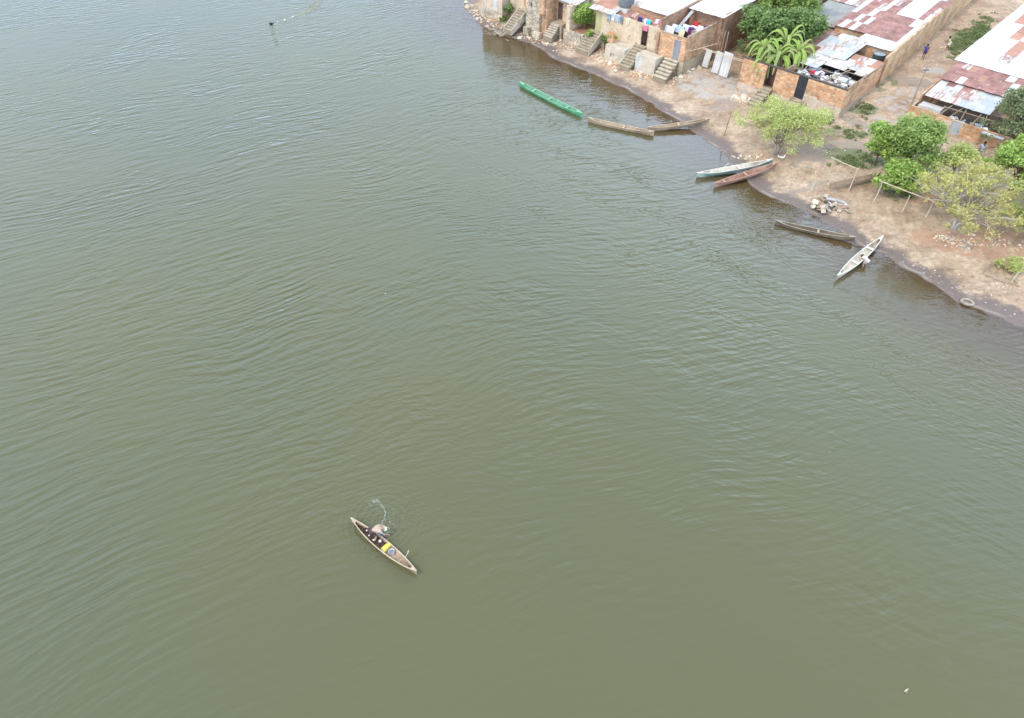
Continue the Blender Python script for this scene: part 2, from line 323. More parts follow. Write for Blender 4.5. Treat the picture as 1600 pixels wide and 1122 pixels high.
# ------------------------------------------------------------------ mesh builder
class MB:
    def __init__(s): s.v = []; s.f = []; s.m = []
    def add(s, vs, fs, mi=0):
        o = len(s.v); s.v += [tuple(p) for p in vs]; s.f += [tuple(i + o for i in f) for f in fs]; s.m += [mi] * len(fs)
    def box(s, a0, a1, b0, b1, z0, z1, mi=0, z0b=None, z1b=None):
        """z1b: top height at the b1 side"""
        zb = z1 if z1b is None else z1b; zc = z0 if z0b is None else z0b
        s.add([(a0, b0, z0), (a1, b0, z0), (a1, b1, zc), (a0, b1, zc), (a0, b0, z1), (a1, b0, z1), (a1, b1, zb), (a0, b1, zb)],
              [(3, 2, 1, 0), (4, 5, 6, 7), (0, 1, 5, 4), (1, 2, 6, 5), (2, 3, 7, 6), (3, 0, 4, 7)], mi)
    def hexa(s, lo, hi, mi=0):
        s.add(list(lo) + list(hi), [(3, 2, 1, 0), (4, 5, 6, 7), (0, 1, 5, 4), (1, 2, 6, 5), (2, 3, 7, 6), (3, 0, 4, 7)], mi)
    def tube(s, pts, rads, n=6, mi=0, cap=True):
        pts = [Vector(p) for p in pts]
        if isinstance(rads, (int, float)): rads = [rads] * len(pts)
        o = len(s.v); up = Vector((0, 0, 1))
        for i, p in enumerate(pts):
            t = (pts[min(i + 1, len(pts) - 1)] - pts[max(i - 1, 0)])
            if t.length < 1e-6: t = Vector((0, 0, 1))
            t.normalize(); x = t.cross(up if abs(t.z) < .93 else Vector((1, 0, 0))).normalized(); y = t.cross(x)
            for k in range(n):
                q = 2 * pi * k / n; s.v.append(tuple(p + (x * cos(q) + y * sin(q)) * rads[i]))
        for i in range(len(pts) - 1):
            for k in range(n):
                a = o + i * n + k; b = o + i * n + (k + 1) % n
                s.f.append((a, b, b + n, a + n)); s.m.append(mi)
        if cap:
            s.f.append(tuple(o + k for k in range(n))[::-1]); s.m.append(mi)
            e = o + (len(pts) - 1) * n; s.f.append(tuple(e + k for k in range(n))); s.m.append(mi)
    def lathe(s, c, prof, n=16, mi=0):
        o = len(s.v)
        for r, z in prof:
            for k in range(n):
                q = 2 * pi * k / n; s.v.append((c[0] + r * cos(q), c[1] + r * sin(q), c[2] + z))
        for i in range(len(prof) - 1):
            for k in range(n):
                a = o + i * n + k; b = o + i * n + (k + 1) % n; s.f.append((a, b, b + n, a + n)); s.m.append(mi)
    def rock(s, c, r, rng, mi=0, flat=.6):
        ph = (1 + 5 ** .5) / 2
        vs = [(-1, ph, 0), (1, ph, 0), (-1, -ph, 0), (1, -ph, 0), (0, -1, ph), (0, 1, ph), (0, -1, -ph), (0, 1, -ph), (ph, 0, -1), (ph, 0, 1), (-ph, 0, -1), (-ph, 0, 1)]
        fs = [(0, 11, 5), (0, 5, 1), (0, 1, 7), (0, 7, 10), (0, 10, 11), (1, 5, 9), (5, 11, 4), (11, 10, 2), (10, 7, 6), (7, 1, 8), (3, 9, 4), (3, 4, 2), (3, 2, 6), (3, 6, 8), (3, 8, 9), (4, 9, 5), (2, 4, 11), (6, 2, 10), (8, 6, 7), (9, 8, 1)]
        an = rng.uniform(0, pi); ca, sa = cos(an), sin(an); sx, sy = rng.uniform(.7, 1.25), rng.uniform(.55, 1.0)
        out = []
        for x, y, z in vs:
            k = r / 1.9 * rng.uniform(.75, 1.2); x *= k * sx; y *= k * sy; z *= k * flat
            out.append((c[0] + x * ca - y * sa, c[1] + x * sa + y * ca, c[2] + z))
        s.add(out, fs, mi)
    def build(s, name, mats, parent=None, off=None, smooth=False):
        me = bpy.data.meshes.new(name)
        vs = s.v if off is None else [(x - off[0], y - off[1], z - off[2]) for x, y, z in s.v]
        me.from_pydata(vs, [], s.f)
        if not isinstance(mats, (list, tuple)): mats = [mats]
        for mm in mats: me.materials.append(M[mm] if isinstance(mm, str) else mm)
        if len(mats) > 1: me.polygons.foreach_set('material_index', s.m)
        if smooth: me.polygons.foreach_set('use_smooth', [True] * len(s.f))
        me.update()
        o = bpy.data.objects.new(name, me); C.objects.link(o)
        if parent: o.parent = parent
        return o

# ------------------------------------------------------------------ terrain and water
def axis(lo, f0, f1, hi, st, n=16):
    a = lo + (f0 - lo) * (1 - (1 - np.linspace(0, 1, n)) ** 2.2)
    c = f1 + (hi - f1) * np.linspace(0, 1, n) ** 2.2
    return np.concatenate([a[:-1], np.arange(f0, f1, st), c])
GX = axis(-500, -14, 68, 500, .4); GY = axis(-200, 26, 122, 700, .4)
XX, YY = np.meshgrid(GX, GY, indexing='ij')
ZB = zt_np(XX, YY)
BM = np.array([[bump(x, y) for y in GY] for x in GX])
ZZ = ZB + BM * np.clip(np.abs(ZB) / .5, .55, 1)
def grid_mesh(name, Z):
    nx, ny = XX.shape
    co = np.stack([XX, YY, Z], -1).reshape(-1, 3).astype(np.float32)
    i = np.arange(nx - 1)[:, None] * ny + np.arange(ny - 1)[None, :]
    fa = np.stack([i, i + ny, i + ny + 1, i + 1], -1).reshape(-1, 4)
    me = bpy.data.meshes.new(name)
    me.vertices.add(len(co)); me.vertices.foreach_set('co', co.ravel())
    me.loops.add(fa.size); me.loops.foreach_set('vertex_index', fa.ravel().astype(np.int32))
    me.polygons.add(len(fa)); me.polygons.foreach_set('loop_start', (np.arange(len(fa)) * 4).astype(np.int32))
    me.polygons.foreach_set('loop_total', np.full(len(fa), 4, np.int32))
    me.polygons.foreach_set('use_smooth', np.ones(len(fa), bool))
    me.update(calc_edges=True); me.validate()
    o = bpy.data.objects.new(name, me); C.objects.link(o); return o
def blob(cx, cy, rx, ry, rot=0.0, amp=.5, sc=.5):
    c, s = cos(rot), sin(rot); dx = XX - cx; dy = YY - cy
    r = np.sqrt(((dx * c + dy * s) / rx) ** 2 + ((-dx * s + dy * c) / ry) ** 2)
    return np.clip((1.15 - r) / .3 , 0, 1)
ground = grid_mesh('ground', ZZ); tag(ground, kind='structure')
def pblob(u, v, ru, rv, rot=0.0):
    p = G(u, v); return blob(p.x, p.y, ru, rv, rot)
red = np.maximum.reduce([pblob(1510, 382, 4.5, 1.6, -.5), pblob(1590, 385, 4, 2.2, -.4), pblob(1218, 245, 2.2, .8), pblob(1440, 310, 1.5, 1)])
grass = np.maximum.reduce([pblob(1522, 60, 2.4, 5.5, -.75), pblob(1335, 247, 3.2, 1.6, -.5) * .8, pblob(1325, 208, 2.2, 1.4, -.4) * .7, pblob(1410, 290, 4, 1.5, -.3) * .6,
                           pblob(1350, 172, 1.6, 1.0), pblob(1285, 180, 1.5, .8) * .8, pblob(786, 34, 1.2, .6), pblob(1385, 135, 1.0, 3, -.7) * .5])
conc = np.maximum.reduce([pblob(1115, 135, 4.6, 3.2, -.7) * .62, pblob(1400, 170, 2.5, 7, -.77) * .5, pblob(1460, 110, 1.4, 1.0)])
dark = np.maximum.reduce([pblob(1430, 128, 3.0, 1.1, -.4), pblob(1300, 235, 5.5, 1.8, .1) * .8, pblob(1245, 300, 3.5, .35, .35), pblob(1130, 165, 1.5, 1.8, -.7) * .8, pblob(1480, 82, 2.4, .8, .6) * .5, pblob(1350, 195, 3.5, .7, -.8)])  # darker ground patches, with the shade under the trees painted in
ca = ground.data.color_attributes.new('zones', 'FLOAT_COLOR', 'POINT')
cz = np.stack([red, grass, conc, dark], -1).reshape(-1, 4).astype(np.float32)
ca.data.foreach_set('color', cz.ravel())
def mat_ground():
    m, n, l, bs = NG('sandy_ground')
    g = n.new('ShaderNodeNewGeometry'); sep = n.new('ShaderNodeSeparateXYZ'); l.new(g.outputs['Position'], sep.inputs[0])
    pos = g.outputs['Position']
    a = noise_node(n, l, pos, .35, 6, .65); b = noise_node(n, l, pos, 2.5, 5, .7); c = noise_node(n, l, pos, 9, 4, .7)
    col = ramp(n, l, a.outputs[0], [(.34, (.37, .245, .155)), (.5, (.50, .345, .225)), (.66, (.62, .455, .315))]).outputs[0]
    fb = ramp(n, l, b.outputs[0], [(.35, .70), (.62, 1.08)]); col = mixc(n, l, 1.0, col, fb.outputs[0], 'MULTIPLY')
    # worn tracks and drifts, stretched along the shore
    mp = n.new('ShaderNodeMapping'); mp.inputs['Rotation'].default_value = (0, 0, .9); mp.inputs['Scale'].default_value = (.25, 1.6, 1); l.new(pos, mp.inputs[0])
    d = noise_node(n, l, mp.outputs[0], .9, 5, .6)
    fd = ramp(n, l, d.outputs[0], [(.34, .74), (.46, 1.0)]); col = mixc(n, l, 1.0, col, fd.outputs[0], 'MULTIPLY')
    at = n.new('ShaderNodeAttribute'); at.attribute_name = 'zones'
    sc = n.new('ShaderNodeSeparateColor'); l.new(at.outputs['Color'], sc.inputs[0])
    mk = noise_node(n, l, pos, .9, 6, .7)
    def mask(x, k=.55):
        s = math_(n, l, 'ADD', x, math_(n, l, 'MULTIPLY', math_(n, l, 'SUBTRACT', mk.outputs[0], .5), 3.4))
        return ramp(n, l, s, [(k - .15, 0.0), (k + .2, 1.0)]).outputs[0]
    col = mixc(n, l, mask(sc.outputs[2]), col, mixc(n, l, b.outputs[0], (.43, .36, .30), (.52, .45, .385)))
    col = mixc(n, l, math_(n, l, 'MULTIPLY', mask(at.outputs['Alpha']), .75), col, (.33, .26, .205))  # tree shade put into the ground colour
    col = mixc(n, l, math_(n, l, 'MULTIPLY', mask(sc.outputs[0], .75), .8), col, mixc(n, l, b.outputs[0], (.40, .20, .11), (.50, .31, .20)))
    col = mixc(n, l, math_(n, l, 'MULTIPLY', mask(sc.outputs[1], .6), .85), col, mixc(n, l, c.outputs[0], (.10, .13, .05), (.24, .25, .12)))
    # pebble and grit speckle
    fs = ramp(n, l, c.outputs[0], [(.60, 0.0), (.68, 1.0)]); col = mixc(n, l, math_(n, l, 'MULTIPLY', fs.outputs[0], .45), col, (.66, .58, .48))
    fs2 = ramp(n, l, c.outputs[0], [(.30, 1.0), (.38, 0.0)]); col = mixc(n, l, math_(n, l, 'MULTIPLY', fs2.outputs[0], .5), col, (.24, .17, .12))
    # wet mud by the water line
    zz = math_(n, l, 'ADD', sep.outputs[2], math_(n, l, 'MULTIPLY', math_(n, l, 'SUBTRACT', a.outputs[0], .5), .35))
    zz = math_(n, l, 'ADD', zz, math_(n, l, 'MULTIPLY', math_(n, l, 'SUBTRACT', b.outputs[0], .5), .12))
    wet = ramp(n, l, zz, [(.11, 1.0), (.20, 0.0)]); 
    col = mixc(n, l, wet.outputs[0], col, mixc(n, l, b.outputs[0], (.165, .118, .095), (.235, .178, .145)))
    uw = ramp(n, l, math_(n, l, 'MULTIPLY', sep.outputs[2], -1.0), [(.03, 0.0), (.25, 1.0)])
    col = mixc(n, l, uw.outputs[0], col, mixc(n, l, b.outputs[0], (.25, .18, .11), (.33, .25, .16)))
    fl = ramp(n, l, math_(n, l, 'ADD', sep.outputs[2], math_(n, l, 'MULTIPLY', math_(n, l, 'SUBTRACT', b.outputs[0], .5), .05)), [(.012, 0.0), (.028, .8), (.034, .8), (.055, 0.0)])
    col = mixc(n, l, math_(n, l, 'MULTIPLY', fl.outputs[0], ramp(n, l, a.outputs[0], [(.45, 0.0), (.55, 1.0)]).outputs[0]), col, (.36, .29, .22))
    l.new(col, bs.inputs['Base Color'])
    rr = ramp(n, l, zz, [(.09, .5), (.2, .95)]); l.new(rr.outputs[0], bs.inputs['Roughness'])
    bs.inputs['Specular IOR Level'].default_value = .3
    h = math_(n, l, 'ADD', b.outputs[0], math_(n, l, 'MULTIPLY', c.outputs[0], .4))
    bump_(n, l, h, bs, 1, .16)
    return m
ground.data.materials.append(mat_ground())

water = grid_mesh('water', np.zeros_like(ZZ)); tag(water, kind='structure')
wa = water.data.attributes.new('depth', 'FLOAT', 'POINT'); wa.data.foreach_set('value', np.clip(-ZZ, 0, 9).reshape(-1).astype(np.float32))
def mat_water():
    m = bpy.data.materials.new('lagoon_water'); m.use_nodes = True; n = m.node_tree.nodes; l = m.node_tree.links
    n.remove(n['Principled BSDF']); out = n['Material Output']
    g = n.new('ShaderNodeNewGeometry'); pos = g.outputs['Position']
    big = noise_node(n, l, pos, .035, 3, .5)
    # warped position so wave crests bend
    wsub = n.new('ShaderNodeVectorMath'); wsub.operation = 'SUBTRACT'
    wn = noise_node(n, l, pos, .05, 2, .5); l.new(wn.outputs['Color'], wsub.inputs[0]); wsub.inputs[1].default_value = (.5, .5, .5)
    wsc = n.new('ShaderNodeVectorMath'); wsc.operation = 'SCALE'; wsc.inputs['Scale'].default_value = 7; l.new(wsub.outputs[0], wsc.inputs[0])
    wp = n.new('ShaderNodeVectorMath'); wp.operation = 'ADD'; l.new(pos, wp.inputs[0]); l.new(wsc.outputs[0], wp.inputs[1])
    def aniso(ang, along, across, detail=3, rough=.55, src=None):
        r = n.new('ShaderNodeMapping'); r.vector_type = 'POINT'; r.inputs['Rotation'].default_value = (0, 0, -ang); l.new(src or wp.outputs[0], r.inputs[0])
        s = n.new('ShaderNodeMapping'); s.inputs['Scale'].default_value = (1 / along, 1 / across, 1); l.new(r.outputs[0], s.inputs[0])
        return noise_node(n, l, s.outputs[0], 1.0, detail, rough).outputs[0]
    # crests on the left of the bay run towards the upper right, on the right they lie flatter
    w1 = aniso(radians(27), 2.2, .42, 1.6, .4)
    w2 = aniso(radians(14), 1.9, .38, 1.6, .4)
    w3 = aniso(radians(-24), 1.5, .34, 1.6, .4)
    w4 = aniso(radians(18), .40, .17, 1.5, .5, pos)
    sx = n.new('ShaderNodeSeparateXYZ'); l.new(pos, sx.inputs[0])
    side = n.new('ShaderNodeMapRange'); l.new(sx.outputs[0], side.inputs[0]); side.inputs[1].default_value = -18; side.inputs[2].default_value = 8
    mA = mixf(n, l, side.outputs[0], w1, w2)
    side2 = n.new('ShaderNodeMapRange'); l.new(sx.outputs[0], side2.inputs[0]); side2.inputs[1].default_value = 6; side2.inputs[2].default_value = 34; side2.inputs[3].default_value = .2; side2.inputs[4].default_value = .45
    mB = mixf(n, l, side2.outputs[0], mA, w3)
    # gust patches: ripples fade in and out; calmer close to the viewer
    gp = noise_node(n, l, pos, .09, 3, .55); gr = ramp(n, l, gp.outputs[0], [(.38, .28), (.62, 1.0)])
    st = aniso(radians(-38), 16, 2.6, 3, .55, pos); sr0 = ramp(n, l, st, [(.42, .5), (.60, 1.0)])
    sf = n.new('ShaderNodeMapRange'); l.new(sx.outputs[0], sf.inputs[0]); sf.inputs[1].default_value = -12; sf.inputs[2].default_value = 4
    sr = math_(n, l, 'ADD', math_(n, l, 'MULTIPLY', math_(n, l, 'SUBTRACT', sr0.outputs[0], .8), sf.outputs[0]), .8)
    dy = n.new('ShaderNodeMapRange'); l.new(sx.outputs[1], dy.inputs[0]); dy.inputs[1].default_value = 10; dy.inputs[2].default_value = 40; dy.inputs[3].default_value = .45; dy.inputs[4].default_value = 1.0
    amp = math_(n, l, 'MULTIPLY', math_(n, l, 'MULTIPLY', gr.outputs[0], sr), dy.outputs[0])
    ra = n.new('ShaderNodeAttribute'); ra.attribute_name = 'depth'
    calm = n.new('ShaderNodeMapRange'); l.new(ra.outputs['Fac'], calm.inputs[0]); calm.inputs[1].default_value = 0; calm.inputs[2].default_value = .8; calm.inputs[3].default_value = .4; calm.inputs[4].default_value = 1
    h = math_(n, l, 'MULTIPLY', math_(n, l, 'ADD', math_(n, l, 'SUBTRACT', mB, .5), math_(n, l, 'MULTIPLY', math_(n, l, 'SUBTRACT', w4, .5), .09)), math_(n, l, 'MULTIPLY', amp, calm.outputs[0]))
    near_bank = n.new('ShaderNodeMapRange'); l.new(sx.outputs[0], near_bank.inputs[0]); near_bank.inputs[1].default_value = -10; near_bank.inputs[2].default_value = 12; near_bank.inputs[3].default_value = 1; near_bank.inputs[4].default_value = .62
    h = math_(n, l, 'MULTIPLY', h, near_bank.outputs[0])
    # trains of steeper wavelets in long arcs between the far bay and the beach
    av = n.new('ShaderNodeVectorMath'); av.operation = 'DISTANCE'; l.new(wp.outputs[0], av.inputs[0]); av.inputs[1].default_value = (-62, -38, 0)
    rr_ = av.outputs['Value']; off = math_(n, l, 'DIVIDE', math_(n, l, 'SUBTRACT', rr_, 116.5), 8.5)
    env = math_(n, l, 'POWER', 2.718, math_(n, l, 'MULTIPLY', math_(n, l, 'MULTIPLY', off, off), -1.0))
    an_ = n.new('ShaderNodeMath'); an_.operation = 'ARCTAN2'; an_.inputs[0].default_value = 0
    px = math_(n, l, 'ADD', sx.outputs[0], 62.0); py = math_(n, l, 'ADD', sx.outputs[1], 38.0); l.new(py, an_.inputs[0]); l.new(px, an_.inputs[1])
    cv = n.new('ShaderNodeCombineXYZ'); l.new(math_(n, l, 'MULTIPLY', rr_, .36), cv.inputs[0]); l.new(math_(n, l, 'MULTIPLY', an_.outputs[0], 7.0), cv.inputs[1])
    bn = noise_node(n, l, cv.outputs[0], 1.0, 3, .6); bm_ = ramp(n, l, bn.outputs[0], [(.44, 0.0), (.60, 1.0)])
    wx = aniso(radians(4), 1.0, .27, 2, .5); wy = aniso(radians(-34), .9, .27, 2, .5)
    wk = math_(n, l, 'SUBTRACT', math_(n, l, 'MAXIMUM', wx, wy), .55)
    h = math_(n, l, 'ADD', h, math_(n, l, 'MULTIPLY', math_(n, l, 'MULTIPLY', wk, .28), math_(n, l, 'MULTIPLY', math_(n, l, 'MULTIPLY', env, bm_.outputs[0]), calm.outputs[0])))
    # rings spreading from the net being hauled
    f0 = P(598, 815, 0)
    dv = n.new('ShaderNodeVectorMath'); dv.operation = 'DISTANCE'; l.new(pos, dv.inputs[0]); dv.inputs[1].default_value = f0
    rg = math_(n, l, 'MULTIPLY', math_(n, l, 'SINE', math_(n, l, 'ADD', math_(n, l, 'MULTIPLY', dv.outputs['Value'], 17), math_(n, l, 'MULTIPLY', w4, 9))), .05)
    fall = n.new('ShaderNodeMapRange'); l.new(dv.outputs['Value'], fall.inputs[0]); fall.inputs[1].default_value = .4; fall.inputs[2].default_value = 3.2; fall.inputs[3].default_value = 1; fall.inputs[4].default_value = 0
    h = math_(n, l, 'ADD', h, math_(n, l, 'MULTIPLY', rg, fall.outputs[0]))
    b = n.new('ShaderNodeBump'); b.inputs['Strength'].default_value = 1; b.inputs['Distance'].default_value = WAVE; l.new(h, b.inputs['Height'])
    murk = mixc(n, l, ramp(n, l, big.outputs[0], [(.35, 0.0), (.65, 1.0)]).outputs[0], WC1, WC2)
    b2 = n.new('ShaderNodeBump'); b2.inputs['Strength'].default_value = 1; b2.inputs['Distance'].default_value = WAVE * 1.5; l.new(h, b2.inputs['Height'])
    shal = n.new('ShaderNodeMapRange'); l.new(ra.outputs['Fac'], shal.inputs[0]); shal.inputs[1].default_value = .1; shal.inputs[2].default_value = 1.5; shal.inputs[3].default_value = .85; shal.inputs[4].default_value = 0
    murk = mixc(n, l, shal.outputs[0], murk, (.14, .108, .055))  # brown silt of the shallows, with the bank's reflection painted in
    df = n.new('ShaderNodeBsdfDiffuse'); l.new(murk, df.inputs[0]); l.new(b2.outputs[0], df.inputs['Normal'])
    tr = n.new('ShaderNodeBsdfTransparent'); tr.inputs[0].default_value = (.92, .85, .68, 1)
    op = math_(n, l, 'SUBTRACT', 1.0, math_(n, l, 'POWER', 2.718, math_(n, l, 'MULTIPLY', ra.outputs['Fac'], -1.9)), True)
    mx = n.new('ShaderNodeMixShader'); l.new(op, mx.inputs[0]); l.new(tr.outputs[0], mx.inputs[1]); l.new(df.outputs[0], mx.inputs[2])
    gl = n.new('ShaderNodeBsdfGlossy'); gl.inputs['Roughness'].default_value = .06; l.new(b.outputs[0], gl.inputs['Normal'])
    fr = n.new('ShaderNodeFresnel'); fr.inputs[0].default_value = 1.45; l.new(b.outputs[0], fr.inputs['Normal'])
    m2 = n.new('ShaderNodeMixShader'); l.new(fr.outputs[0], m2.inputs[0]); l.new(mx.outputs[0], m2.inputs[1]); l.new(gl.outputs[0], m2.inputs[2])
    l.new(m2.outputs[0], out.inputs[0])
    return m
def mixf(n, l, f, a, b):
    m = n.new('ShaderNodeMix'); m.data_type = 'FLOAT'; l.new(f, m.inputs[0]); l.new(a, m.inputs[2]); l.new(b, m.inputs[3]); return m.outputs[0]
WAVE = .34; WC1 = (.113, .104, .045); WC2 = (.103, .102, .052)
water.data.materials.append(mat_water())

# ------------------------------------------------------------------ buildings
class Bld:
    """a building: an Empty at its base; its parts are given in village coordinates (a, b, z)"""
    def __init__(s, name, label, cat, a, b, z=0.0, group=None):
        s.o = (a, b, z); s.e = empty(name, V(a, b, z), VR, label, cat, group)
    def part(s, name, mb, mats, parent=None, label=None):
        o = mb.build(name, mats, parent or s.e, s.o)
        if label: o['label'] = label
        return o
def wall_a(mb, a0, a1, b, t, z0, z1, ops=(), mi=0, jag=0.0, z1e=None):
    """wall running along a, thickness t behind b, openings (a0,a1,z0,z1)"""
    x = a0
    ze = z1 if z1e is None else z1e
    def top(q): return z1 + (ze - z1) * (q - a0) / (a1 - a0)
    for (p, q, r, u) in sorted(ops):
        if p > x: mb.hexa([(x, b, z0), (p, b, z0), (p, b + t, z0), (x, b + t, z0)], [(x, b, top(x)), (p, b, top(p)), (p, b + t, top(p)), (x, b + t, top(x))], mi)
        if r > z0: mb.box(p, q, b, b + t, z0, r, mi)
        if u < min(top(p), top(q)): mb.hexa([(p, b, u), (q, b, u), (q, b + t, u), (p, b + t, u)], [(p, b, top(p)), (q, b, top(q)), (q, b + t, top(q)), (p, b + t, top(p))], mi)
        x = q
    if x < a1: mb.hexa([(x, b, z0), (a1, b, z0), (a1, b + t, z0), (x, b + t, z0)], [(x, b, top(x)), (a1, b, top(a1)), (a1, b + t, top(a1)), (x, b + t, top(x))], mi)
def wall_b(mb, a, b0, b1, t, z0, z1, z1e=None, mi=0, ae=None):
    """wall running along b; its outer face is at a, thickness t towards -a"""
    ze = z1 if z1e is None else z1e; e = a if ae is None else ae
    mb.hexa([(a - t, b0, z0), (a, b0, z0), (e, b1, z0), (e - t, b1, z0)], [(a - t, b0, z1), (a, b0, z1), (e, b1, ze), (e - t, b1, ze)], mi)
def crenel(mb, a0, a1, b, t, z, rng, mi=0, h=.22, st=.42):
    x = a0
    while x < a1 - .1:
        w = min(st * rng.choice((1, 1, 2)), a1 - x)
        if rng.random() < .45: mb.box(x + .005, x + w - .005, b + .004, b + t - .004, z - .01, z + h * rng.uniform(.5, 1), mi)
        x += w
def roof(B, a0, a1, b0, b1, z0, z1, pat, mats, name='roof', parent=None, skew=0.0, seed=1, th=.035, drop=.012, label=None):
    """lapped sheets; pat rows run from b0 to b1, letters pick the sheet's metal"""
    rng = random.Random(seed); keys = sorted(mats); mb = MB(); nb = len(pat)
    for j, row in enumerate(pat):
        na = len(row)
        for i, ch in enumerate(row):
            if ch == ' ': continue
            p0 = b0 + (b1 - b0) * j / nb - .07; p1 = b0 + (b1 - b0) * (j + 1) / nb + .07
            q0 = a0 + (a1 - a0) * i / na - .03; q1 = a0 + (a1 - a0) * (i + 1) / na + .03
            dz = j * drop * 1.5 + (i % 2) * drop + rng.uniform(0, .01)
            jx = lambda: rng.uniform(-.04, .04)
            cs = []
            for (q, p) in ((q0 + jx(), p0 + jx() * 2), (q1 + jx(), p0 + jx() * 2), (q1 + jx(), p1), (q0 + jx(), p1)):
                k = (p - b0) / (b1 - b0); cs.append((q + skew * (p - b0), p, z0 + (z1 - z0) * k + dz + (.012 if p > (p0 + p1) / 2 else 0)))
            mb.hexa([(x, y, z) for x, y, z in cs], [(x, y, z + th) for x, y, z in cs], keys.index(ch))
    return B.part(name, mb, [mats[k] for k in keys], parent, label)
def door(B, a0, a1, b, z0, z1, mat, frame='concrete_pale', name='door', handle=True, axis='a', label=None):
    f = MB()
    f.box(a0, a0 + .07, b - .03, b + .12, z0, z1); f.box(a1 - .07, a1, b - .03, b + .12, z0, z1); f.box(a0 + .07, a1 - .07, b - .03, b + .12, z1 - .08, z1)
    B.part('door_frame', f, frame)
    d = MB(); d.box(a0 + .075, a1 - .075, b + .02, b + .06, z0 + .02, z1 - .085)
    for k in range(1, 3):
        zz = z0 + (z1 - z0) * k / 3; d.box(a0 + .09, a1 - .09, b + .008, b + .02, zz - .03, zz + .03)
    o = B.part(name, d, mat, label=label)
    if handle:
        h = MB(); h.box(a1 - .17, a1 - .13, b - .03, b + .018, z0 + .95, z0 + 1.08); B.part('handle', h, 'metal_dark', o)
    return o
def stairs(name, label, a0, a1, b_top, z_top, b_bot, z_bot, n, mat, rails=(), rail_mat='concrete_pale', group='concrete stairs down to the shore', skew=0.0):
    B = Bld(name, label, 'stairs', (a0 + a1) / 2, b_bot, z_bot - .4, group)
    mb = MB(); db = (b_top - b_bot) / n; dz = (z_top - z_bot) / n
    for k in range(n):
        y0 = b_bot + db * k; s = skew * (1 - k / n)
        zlo = z_bot - .4 if k < 2 else z_bot + dz * (k - 1.2)
        mb.box(a0 + s, a1 + s, y0, b_top if k < 2 else min(b_top, y0 + db * 2.2), zlo, z_bot + dz * (k + 1) - (0.0 if k else 0), 0)
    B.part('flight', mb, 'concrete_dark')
    for k in range(n):
        y0 = b_bot + db * k; s = skew * (1 - k / n); zz = z_bot + dz * (k + 1); t = MB()
        t.box(a0 + s - .03, a1 + s + .03, y0 - .05, y0 + abs(db) + (.02 if k < n - 1 else 0), zz + .002, zz + .07); B.part('tread', t, mat)
    for sd in rails:
        r = MB(); x = a0 - .12 if sd < 0 else a1 + .034
        r.hexa([(x + skew, b_bot, z_bot - .3), (x + .085 + skew, b_bot, z_bot - .3), (x + .085, b_top, z_top - .9), (x, b_top, z_top - .9)],
               [(x + skew, b_bot, z_bot + dz + .2), (x + .085 + skew, b_bot, z_bot + dz + .2), (x + .085, b_top, z_top + .3), (x, b_top, z_top + .3)])
        B.part('side_wall', r, rail_mat)
    return B
M['light_dirty'] = mat_sheet('dusty_white_zinc', (.57, .54, .50), (.47, .45, .42), (.45, .38, .33), .58)
RW = dict(W='white', D='white_dirty', G='grey', R='rust', O='rust_orange', M='rust_mix', C='cement')

# ---- row of houses on the left shore -------------------------------------
rg = random.Random(3)
# leftmost plastered house
B = Bld('plastered_house', 'leftmost shore house, patched pink and white plaster on a stone footing', 'house', -49.3, -2.3, .5)
mb = MB(); wall_a(mb, -51.4, -47.4, -2.3, .2, .9, 5.2, [(-50.6, -49.9, 3.3, 4.3)]); wall_b(mb, -47.4, -2.1, 4, .2, .9, 5.2); wall_b(mb, -51.2, -2.1, 4, .2, .9, 5.2)
B.part('wall', mb, 'plaster_pink')
mb = MB(); mb.box(-51.5, -47.3, -2.42, -2.305, .2, 1.35); B.part('footing', mb, 'stone')
mb = MB(); mb.box(-49.1, -48.35, -2.335, -2.3, 1.36, 3.2); B.part('plaster_patch', mb, 'plaster_white')
mb = MB(); mb.box(-50.6, -49.9, -2.2, -2.16, 3.3, 4.3); B.part('window_shutter', mb, 'wood')
roof(B, -51.7, -47.2, -2.5, 4.2, 5.2, 5.9, ['GWMG', 'WWRG', 'MWWW'], RW, seed=2)
# house with orange door
B = Bld('orange_door_house', 'cream plastered house with an orange door above the railed stairs', 'house', -45, -1.1, .5)
mb = MB(); wall_a(mb, -47.0, -42.6, -1.1, .2, .5, 5.3, [(-44.5, -43.5, 2.6, 4.8)]); wall_b(mb, -42.6, -.9, 5, .2, .5, 5.3)
B.part('wall', mb, 'plaster'); door(B, -44.5, -43.5, -1.08, 2.6, 4.8, 'door_orange')
mb = MB(); mb.box(-44.9, -42.7, -2.0, -1.11, .4, 2.56); B.part('landing', mb, 'concrete_pale')
roof(B, -47.1, -42.5, -1.4, 5, 5.3, 6, ['WGMW', 'GWWR', 'WWWW'], RW, seed=3)
stairs('stairs', 'longest flight of steps with two pale rails, ends at the brushwood by the water', -44.35, -43.05, -2.0, 2.5, -5.0, .55, 9, 'concrete', (-1, 1))
